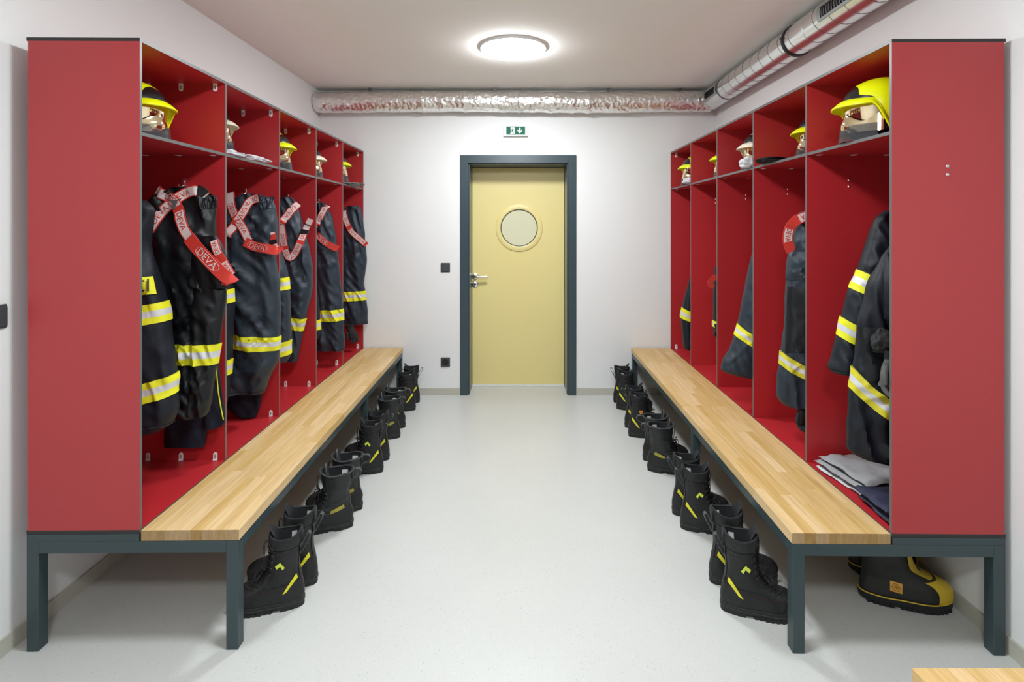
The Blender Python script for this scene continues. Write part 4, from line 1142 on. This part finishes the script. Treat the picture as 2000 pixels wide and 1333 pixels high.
r3 = Ribbon([(368, 464), (382, 482, -.022), (404, 506, -.05), (428, 530, -.07), (446, 544, -.085), (457, 538, -.07)], .052, T1, off=.010, over=(PK1,)); strap('brace_loop', g, r3, (.03, .16), -.03, plain=True)
r4 = Ribbon([(452, 538, -.065), (436, 512, -.06), (424, 492, -.055), (417, 470, -.03)], .034, T1, off=.006, over=(PK1,)); strap('brace', g, r4, (.06, .04))
b = MB(); c0 = T1.fp(340, 394, .030)
b.poly([c0+Vector((x*.001, 0, z*.001)) for x, z in ((-30, 14), (-8, 6), (8, 6), (30, 13), (9, -2), (6, -30), (-6, -30), (-9, -3))], (0, -.003, 0)); part('cross_patch', b, ['strapgrey'], g)
yJ = 2.06
J1 = Cloth([(392, 236, 282), (410, 222, 300), (450, 210, 292), (480, 205, 288), (530, 200, 302), (560, 198, 312), (600, 196, 324), (650, 194, 331), (700, 192, 336), (745, 190, 343), (800, 188, 342), (828, 188, 334), (842, 190, 312)], yJ, .075, 11.0, .008, 9, 1.2, .1)
g = garment('firefighter_jacket', 'dark jacket with yellow CI patch behind the left cabinet end panel', 'jacket', [J1], None, group=GJ)
part('jacket_cloth', J1.body(MB()), ['ink'], g, angle=70)
band_part(J1, g, 612, 592, 38); band_part(J1, g, 774, 736, 40)
hem_line(J1, g, 'navy', 826)
b = MB(); b.grid(lambda u, v: J1.fp(234+65*u+7*v, 546+34*v-6*u, .006), 40, 20); pt = part('name_patch', b, ['yellow'], g, label='yellow patch with black letters')
tv, tf, asp = text_geo('CI'); b = MB()
b.add([J1.fp(258+x/asp*33, 574-yv*25-4*x/asp, .0165) for x, yv in tv], tf); part('patch_lettering', b, ['black'], pt, False)
yU = DIV[1]-.030
U1 = Cloth([(600, 352, 428), (700, 338, 424), (800, 326, 410), (868, 321, 400), (873, 322, 398)], yU, .022, 21.0, .006, 16, 2)
U1b = Cloth([(600, 424, 433), (700, 414, 427), (770, 406, 434), (815, 398, 440), (830, 396, 437), (838, 398, 422)], yU-.012, .014, 23.0, .004, 20, 3)
g = garment('station_trousers', 'dark navy trousers with thin lime piping hanging lowest in the nearest left bay', 'trousers', [U1], None)
b = MB(); U1.body(b, 40, 40); U1b.body(b, 30, 40); part('trousers_cloth', b, ['denim'], g, angle=70)
b = MB(); b.tube([U1b.fp(x, y, .004) for x, y in ((424, 700), (423, 730), (426, 765), (431, 795), (436, 820))], .0025, 6); part('piping', b, ['yellow'], g)

# ---- left bay 2
yT = DIV[2]-.135
T2 = Cloth([(379, 476, 502), (388, 456, 528), (400, 446, 536), (430, 442, 540), (470, 440, 541), (505, 440, 537), (560, 444, 545), (620, 448, 546), (660, 450, 545), (700, 446, 542), (745, 441, 522), (768, 438, 514)], yT, .068, 31.0, .014, 11, 1.8, .15)
g = garment('firefighter_trousers', 'navy trousers with red braces hanging in the second left bay', 'trousers', [T2], None, group=GT)
part('trousers_cloth', T2.body(MB()), ['navy'], g, angle=70)
band_part(T2, g, 652, 661, 27); hem_line(T2, g, 'ink', 762)
r = Ribbon([(449, 376), (451, 400), (459, 422), (474, 446), (486, 470)], .045, T2); strap('brace', g, r, (.19, .022), .04)
r = Ribbon([(504, 387), (488, 394), (474, 416), (458, 440), (444, 462)], .045, T2, off=.011); strap('brace', g, r, (.19, .022), .0)
r = Ribbon([(478, 472), (496, 481, -.01), (520, 486, -.035), (541, 489, -.05), (545, 482, -.04)], .048, T2, off=.008); strap('brace_loop', g, r, (.03, .12), .0, plain=True)
r = Ribbon([(541, 487, -.04), (534, 474, -.01), (531, 454, 0)], .034, T2); s_ = strap('brace', g, r, (.05, .03)); buckle(s_, r, .03)
gathers(T2, g, 'navy', 500, 536, 388, 410)
J2 = Cloth([(470, 405, 440), (520, 402, 448), (560, 400, 452), (600, 400, 454), (700, 400, 450), (760, 400, 446), (790, 402, 440)], 2.62, .06, 33.0, .008)
g = garment('firefighter_jacket', 'sliver of a dark jacket with yellow tape at the left of the second left bay', 'jacket', [J2], None, group=GJ)
part('jacket_cloth', J2.body(MB()), ['ink'], g, angle=70); band_part(J2, g, 572, 566, 27); band_part(J2, g, 712, 706, 30)
U2 = Cloth([(740, 444, 512), (790, 442, 508), (806, 452, 503), (814, 470, 500)], DIV[2]-.032, .024, 35.0, .006)
g = garment('station_trousers', 'black trouser leg hanging below the hem in the second left bay', 'trousers', [U2], None)
part('trousers_cloth', U2.body(MB(), 40, 30), ['denim'], g, angle=70)

# ---- left bay 3
yT = DIV[3]-.08
T3 = Cloth([(386, 550, 570), (396, 546, 578), (420, 542, 586), (460, 544, 596), (490, 550, 604), (525, 555, 609), (560, 560, 609), (600, 563, 601), (640, 565, 592), (680, 562, 585), (706, 556, 580)], yT, .06, 41.0, .012, 13, 2, .2)
g = garment('firefighter_trousers', 'navy trousers with a hanging red brace loop in the middle left bay', 'trousers', [T3], None, group=GT)
part('trousers_cloth', T3.body(MB()), ['navy'], g, angle=70); band_part(T3, g, 619, 625, 24)
r = Ribbon([(583, 398), (572, 408), (560, 423), (548, 438)], .048, T3); strap('brace', g, r, (.15, .02), .0)
r = Ribbon([(549, 440), (552, 462), (556, 486), (564, 503, -.01), (574, 498, -.02), (586, 474, -.02), (597, 448, -.02), (607, 428, -.01)], .045, T3, off=.012); s_ = strap('brace_loop', g, r, (.17, .025), .03); buckle(s_, r, r.len-.11, .034); buckle(s_, r, r.len-.045, .006)
J3 = Cloth([(490, 524, 548), (515, 522, 556), (550, 520, 562), (600, 518, 566), (660, 517, 567), (695, 517, 566), (706, 520, 560)], 3.16, .06, 43.0, .006)
g = garment('firefighter_jacket', 'slate jacket edge with two yellow bands in the middle left bay', 'jacket', [J3], None, group=GJ)
part('jacket_cloth', J3.body(MB()), ['navy'], g, angle=70); band_part(J3, g, 546, 543, 24); band_part(J3, g, 674, 667, 28, m=('yellow', 'silver'))

# ---- left bay 4
yT = DIV[4]-.075
T4 = Cloth([(396, 621, 632), (406, 617, 640), (430, 614, 650), (470, 612, 656), (520, 612, 662), (560, 613, 666), (610, 614, 670), (650, 615, 672), (684, 616, 673)], yT, .058, 51.0, .010, 13, 1.6, .1)
g = garment('firefighter_trousers', 'navy trousers with one diagonal red brace in the fourth left bay', 'trousers', [T4], None, group=GT)
part('trousers_cloth', T4.body(MB()), ['navy'], g, angle=70); band_part(T4, g, 607, 605, 22); hem_line(T4, g, 'ink', 681)
r = Ribbon([(640, 402), (632, 412), (625, 426), (618, 444)], .045, T4); strap('brace', g, r, (.17, .025), .0)
r = Ribbon([(619, 457), (630, 470, -.01), (645, 480, -.02), (660, 487, -.03)], .045, T4, off=.010); strap('brace_loop', g, r, (.04, .09), .0, plain=True)
J4 = Cloth([(560, 600, 618), (620, 598, 624), (650, 598, 625), (662, 600, 622)], 3.74, .05, 53.0, .005)
g = garment('firefighter_jacket', 'thin jacket edge with a yellow band at the left of the fourth left bay', 'jacket', [J4], None, group=GJ)
part('jacket_cloth', J4.body(MB(), 40, 40), ['ink'], g, angle=70); band_part(J4, g, 627, 626, 20)

# ---- left bay 5
yT = 4.585-.090
T5 = Cloth([(403, 677, 702), (412, 672, 706), (440, 668, 710), (480, 667, 714), (510, 667, 716), (550, 668, 711), (580, 668, 714), (612, 671, 718), (633, 672, 718)], yT, .058, 61.0, .010, 13, 1.8, .15)
g = garment('firefighter_trousers', 'navy trousers with slanting red brace nearest the back wall on the left', 'trousers', [T5], None, group=GT)
part('trousers_cloth', T5.body(MB()), ['navy'], g, angle=70); band_part(T5, g, 571, 569, 18); hem_line(T5, g, 'ink', 630)
r = Ribbon([(671, 412), (676, 432), (686, 452, -.01), (700, 465, -.02), (716, 479, -.03)], .045, T5); strap('brace', g, r, (.17, .03), .02)

# ---- right bays: gear hangs on the far face of the nearer divider
DR = [1.813+.552*k for k in range(6)]
yJ = DR[0]+.29
J = Cloth([(412, 1728, 1772), (428, 1710, 1790), (470, 1697, 1800), (520, 1681, 1800), (560, 1664, 1795), (610, 1648, 1790), (660, 1636, 1780), (700, 1626, 1770), (718, 1621, 1760), (728, 1628, 1750)], yJ, .055, 71.0, .009, 10, 1.6, -.2)
g = garment('firefighter_jacket', 'dark jacket sleeve with two yellow bands, nearest on the right', 'jacket', [J], None, group=GJ)
part('jacket_cloth', J.body(MB()), ['ink'], g, angle=70); band_part(J, g, 528, 585, 36); band_part(J, g, 622, 690, 36); hem_line(J, g, 'navy', 722)
yT = DR[0]+.160
T = Cloth([(470, 1752, 1800), (492, 1730, 1810), (520, 1715, 1812), (560, 1697, 1812), (610, 1684, 1812), (645, 1676, 1812), (690, 1674, 1812), (740, 1664, 1812), (790, 1660, 1812), (840, 1656, 1812), (872, 1656, 1812), (890, 1672, 1808), (899, 1700, 1800)], yT, .055, 73.0, .014, 8, 1.4, -.2)
g = garment('firefighter_trousers', 'charcoal trousers with one broad yellow band, nearest on the right', 'trousers', [T], None, group=GT)
part('trousers_cloth', T.body(MB()), ['ink'], g, angle=70); band_part(T, g, 722, 858, 40, m=('dirtyyellow', 'silver')); pocket(T, g, 'ink', 1726, 1790, 500, 636, .012); pocket(T, g, 'charcoal', 1676, 1770, 640, 745, .009, 'knee_patch', skew=16)
yT = DR[1]+.13
T = Cloth([(412, 1568, 1592), (422, 1556, 1612), (445, 1553, 1622), (480, 1548, 1626), (512, 1541, 1628), (570, 1537, 1628), (630, 1535, 1626), (690, 1528, 1622), (740, 1521, 1618), (770, 1519, 1612), (784, 1523, 1606), (792, 1532, 1600)], yT, .07, 81.0, .011, 10, 1.5, .1)
g = garment('firefighter_trousers', 'slate trousers with thigh pocket and red brace in the second right bay', 'trousers', [T], None, group=GT)
part('trousers_cloth', T.body(MB()), ['navy'], g, angle=70); band_part(T, g, 692, 748, 25, m=('dirtyyellow', 'silver')); pocket(T, g, 'navy', 1541, 1592, 492, 548, .014, skew=-6)
pocket(T, g, 'charcoal', 1538, 1600, 560, 690, .007, 'knee_patch', skew=-5)
r = Ribbon([(1590, 416), (1572, 423, -.02), (1554, 432, -.03), (1542, 448, -.03), (1539, 470, -.02), (1546, 492, .0)], .046, T, off=.012); strap('brace', g, r, (.07, .06), .0)
yJ = DR[2]+.13
J = Cloth([(480, 1474, 1492), (510, 1467, 1510), (560, 1457, 1520), (610, 1447, 1524), (650, 1438, 1526), (685, 1424, 1528), (712, 1410, 1530), (722, 1409, 1528), (732, 1432, 1520), (737, 1458, 1510)], yJ, .07, 91.0, .007, 10, 1.5, -.2)
g = garment('firefighter_jacket', 'navy jacket skirt flaring out with one yellow band in the middle right bay', 'jacket', [J], None, group=GJ)
part('jacket_cloth', J.body(MB()), ['navy'], g, angle=70); band_part(J, g, 636, 690, 21)
yJ = DR[3]+.12
J = Cloth([(520, 1397, 1410), (560, 1394, 1420), (620, 1394, 1424), (640, 1393, 1424), (650, 1395, 1420)], yJ, .05, 95.0, .004)
g = garment('firefighter_jacket', 'thin dark jacket edge in the fourth right bay', 'jacket', [J], None, group=GJ)
part('jacket_cloth', J.body(MB(), 40, 40), ['ink'], g, angle=70); band_part(J, g, 628, 634, 12)
r = Ribbon([(1399, 540), (1392, 546), (1386, 555), (1394, 561)], .034, None, yJ-.03); strap('brace_end', g, r, (.02, .04), plain=True, text=False)
yJ = DR[4]+.12
J = Cloth([(540, 1348, 1356), (560, 1343, 1364), (600, 1333, 1370), (618, 1330, 1371), (632, 1331, 1371), (660, 1334, 1370), (680, 1336, 1368), (684, 1342, 1364)], yJ, .055, 97.0, .005)
g = garment('firefighter_jacket', 'dark jacket sleeve with yellow band in the farthest right bay', 'jacket', [J], None, group=GJ)
part('jacket_cloth', J.body(MB(), 40, 40), ['ink'], g, angle=70); band_part(J, g, 602, 620, 20)

# ---------------------------------------------------------------- gloves
def glove(label, x, y, z, rot, m='glove', sc=1.0, curl=.5, seed=1):
    """hangs with the fingers pointing down (-z local), palm towards -y"""
    t = thing('work_glove', label, 'glove', (x, y, z), 0, 'gloves hanging in the lockers'); t.rotation_euler = rot; t.scale = (sc,)*3
    b = MB()
    def palm(u, v):
        a = 2*PI*u; zz = .0-.135*v; wv = .036+.012*smoothstep(.25, .9, v)-.004*v; dv = .020+.004*math.sin(PI*v)
        n_ = noise.noise(Vector((math.cos(a)*2, v*7, seed+math.sin(a))))*.006
        return ((wv+n_)*spow(math.cos(a), .8), (dv+n_)*spow(math.sin(a), .8), zz)
    b.grid(palm, 24, 14, True, 0, (True, True))
    for k, (x0, L) in enumerate(((-.033, .062), (-.011, .076), (.011, .078), (.033, .066))):
        pts = []; p = Vector((x0, 0, -.125)); ang = .1+curl*.15
        for j in range(5): pts.append(p.copy()); ang += curl*.35; p = p+Vector((x0*.06, -math.sin(ang), -math.cos(ang)))*L/4
        b.tube(pts, [.0125, .0125, .012, .0115, .007], 10)
    pts = [Vector((-.034, 0, -.05)), Vector((-.054, -.008, -.075)), Vector((-.062, -.016, -.10)), Vector((-.060, -.022, -.118))]
    b.tube(pts, [.016, .015, .013, .008], 10)
    o = link('glove_body', b.mesh('glove_body', [m], True, (0, 0, 0), 60), t)
    b = MB(); b.grid(lambda u, v: (.043*math.cos(2*PI*u), .025*math.sin(2*PI*u), .0+.03*v-.012), 24, 4, True); b.grid(lambda u, v: (.037*math.cos(2*PI*u), .020*math.sin(2*PI*u), .018-.03*v), 24, 3, True)
    link('glove_cuff', b.mesh('glove_cuff', ['blackcloth'], True, (0, 0, 0), 60), t)
yG = DR[0]+.060
glove('worn grey leather glove hanging at the panel edge in the nearest right bay', PX(1742, yG), yG-.002, PZ(694, yG), (.1, .10, .5), 'gloveg', .82, .7, 3)
glove('black glove hanging below the trousers in the second right bay', PX(1566, DR[1]+.10), DR[1]+.10, PZ(797, DR[1]+.10), (0, .12, .4), 'glove', .55, .6, 7)
glove('black glove tip showing in the fourth right bay', PX(1402, DR[3]+.055), DR[3]+.055, PZ(636, DR[3]+.055), (0, -.1, .2), 'glove', .55, .7, 9)
glove('dark glove hanging below the farthest left trousers', PX(683, 4.40), 4.40, PZ(638, 4.40), (0, -.35, .2), 'glove', .8, .9, 11)

# ---------------------------------------------------------------- folded and crumpled cloths
def folded(name, label, cat, cx, cy, z, sx, sy, layers, th, m, rz=0, seed=1, trim=None):
    t = thing(name, label, cat, (cx, cy, z), rz)
    b = MB(); rnd = random.Random(seed)
    for k in range(layers):
        zz = k*th; ox, oy = rnd.uniform(-.012, .012), rnd.uniform(-.012, .012); a_, c_ = sx/2*rnd.uniform(.93, 1.0), sy/2*rnd.uniform(.93, 1.0)
        def f(u, v, top):
            x = (u*2-1); y = (v*2-1)
            e = (1-max(abs(x), abs(y))**8)
            wv = noise.noise(Vector((x*2.2+seed, y*2.2+k*3, .5)))*.010+noise.noise(Vector((x*6, y*6+seed, k)))*.004
            h = zz+th*.5+(th*.52*e**.5 if top else -th*.46*e**.5)+(wv+.004)*(.6+.4*top)*(k+1)/layers
            h = max(h, .0006)
            ed = 1+.035*noise.noise(Vector((math.atan2(y, x)*1.5, seed, k)))
            return (ox+a_*x*ed, oy+c_*y*ed, h)
        b.grid(lambda u, v: f(u, v, 1), 26, 26); b.grid(lambda u, v: f(u, v, 0), 26, 26, flip=True)
    o = link('cloth_layers', b.mesh('cloth_layers', [m], True, (0, 0, 0), 70), t)
    if trim:
        b = MB(); b.tube([(-sx/2+.01+.004*math.sin(k), -sy/2+sy*k/12, layers*th*.75) for k in range(13)], .004, 6); link('trim_edge', b.mesh('trim_edge', [trim], True), t)
    return t
def crumple(name, label, cat, cx, cy, z, sx, sy, h, m, seed, rz=0, sm=None):
    t = thing(name, label, cat, (cx, cy, z), rz)
    b = MB()
    def f(u, v):
        a = 2*PI*u; el = v*PI; x, y, zz = math.cos(a)*math.sin(el), math.sin(a)*math.sin(el), math.cos(el)
        q = Vector((x*1.6, y*1.6, zz*1.6+seed)); n_ = 1+.38*noise.noise(q)+.22*(1-2*abs(noise.noise(q*2.3)))*.6+.10*noise.noise(q*5)
        return (sx/2*x*n_, sy/2*y*n_, max(.0008, h*.42+h*.5*zz*n_))
    b.grid(f, 44, 30, True)
    o = link('crumpled_cloth', b.mesh('crumpled_cloth', [m], True, (0, 0, 0), 70), t)
    return t
zb = .4105
t = crumple('bunched_hood', 'dark cloth hood bunched above the grey glove, nearest right bay', 'cloth', PX(1724, yG+.012), yG+.012, PZ(690, yG), .085, .045, .080, 'glove', 21.0, .2)
folded('folded_shirt', 'heather grey folded shirt on the floor of the nearest right bay', 'shirt', 1.435, 2.195, zb+.020, .30, .27, 2, .018, 'greycloth', .12, 3)
folded('folded_shirt', 'white cloth under the grey folded shirt in the nearest right bay', 'shirt', 1.428, 2.19, zb, .27, .25, 1, .006, 'whitecloth', .16, 13)
folded('folded_trousers', 'navy blue folded trousers in front of the grey shirt, nearest right bay', 'trousers', 1.42, 1.945, zb, .28, .195, 2, .026, 'navycloth', -.05, 4, 'whitecloth')
crumple('balaclava', 'pale grey balaclava lying flat along the second left shelf', 'cloth', -1.385, 2.775, ZS, .15, .21, .042, 'whitecloth', 2.0, .2)
crumple('balaclava', 'white crumpled balaclava under the helmet on the second left shelf', 'cloth', -1.385, 2.515, ZS, .17, .20, .036, 'whitecloth', 5.0)
crumple('balaclava', 'grey patterned cloth bunched under the helmet on the farthest left shelf', 'cloth', PX(682, 4.30), 4.30, ZS, .20, .34, .026, 'greycloth', 8.0)
crumple('balaclava', 'black cloth lying on the second right shelf', 'cloth', PX(1510, 2.72), 2.74, ZS, .13, .14, .030, 'blackcloth', 9.0)
crumple('balaclava', 'white rolled cloth beside the helmet on the middle right shelf', 'cloth', PX(1462, 2.985), 2.985, ZS, .09, .08, .065, 'whitecloth', 12.0, .5)
crumple('balaclava', 'white cloth beside the helmet on the farthest right shelf', 'cloth', PX(1344, 4.09), 4.085, ZS, .075, .06, .05, 'whitecloth', 15.0)
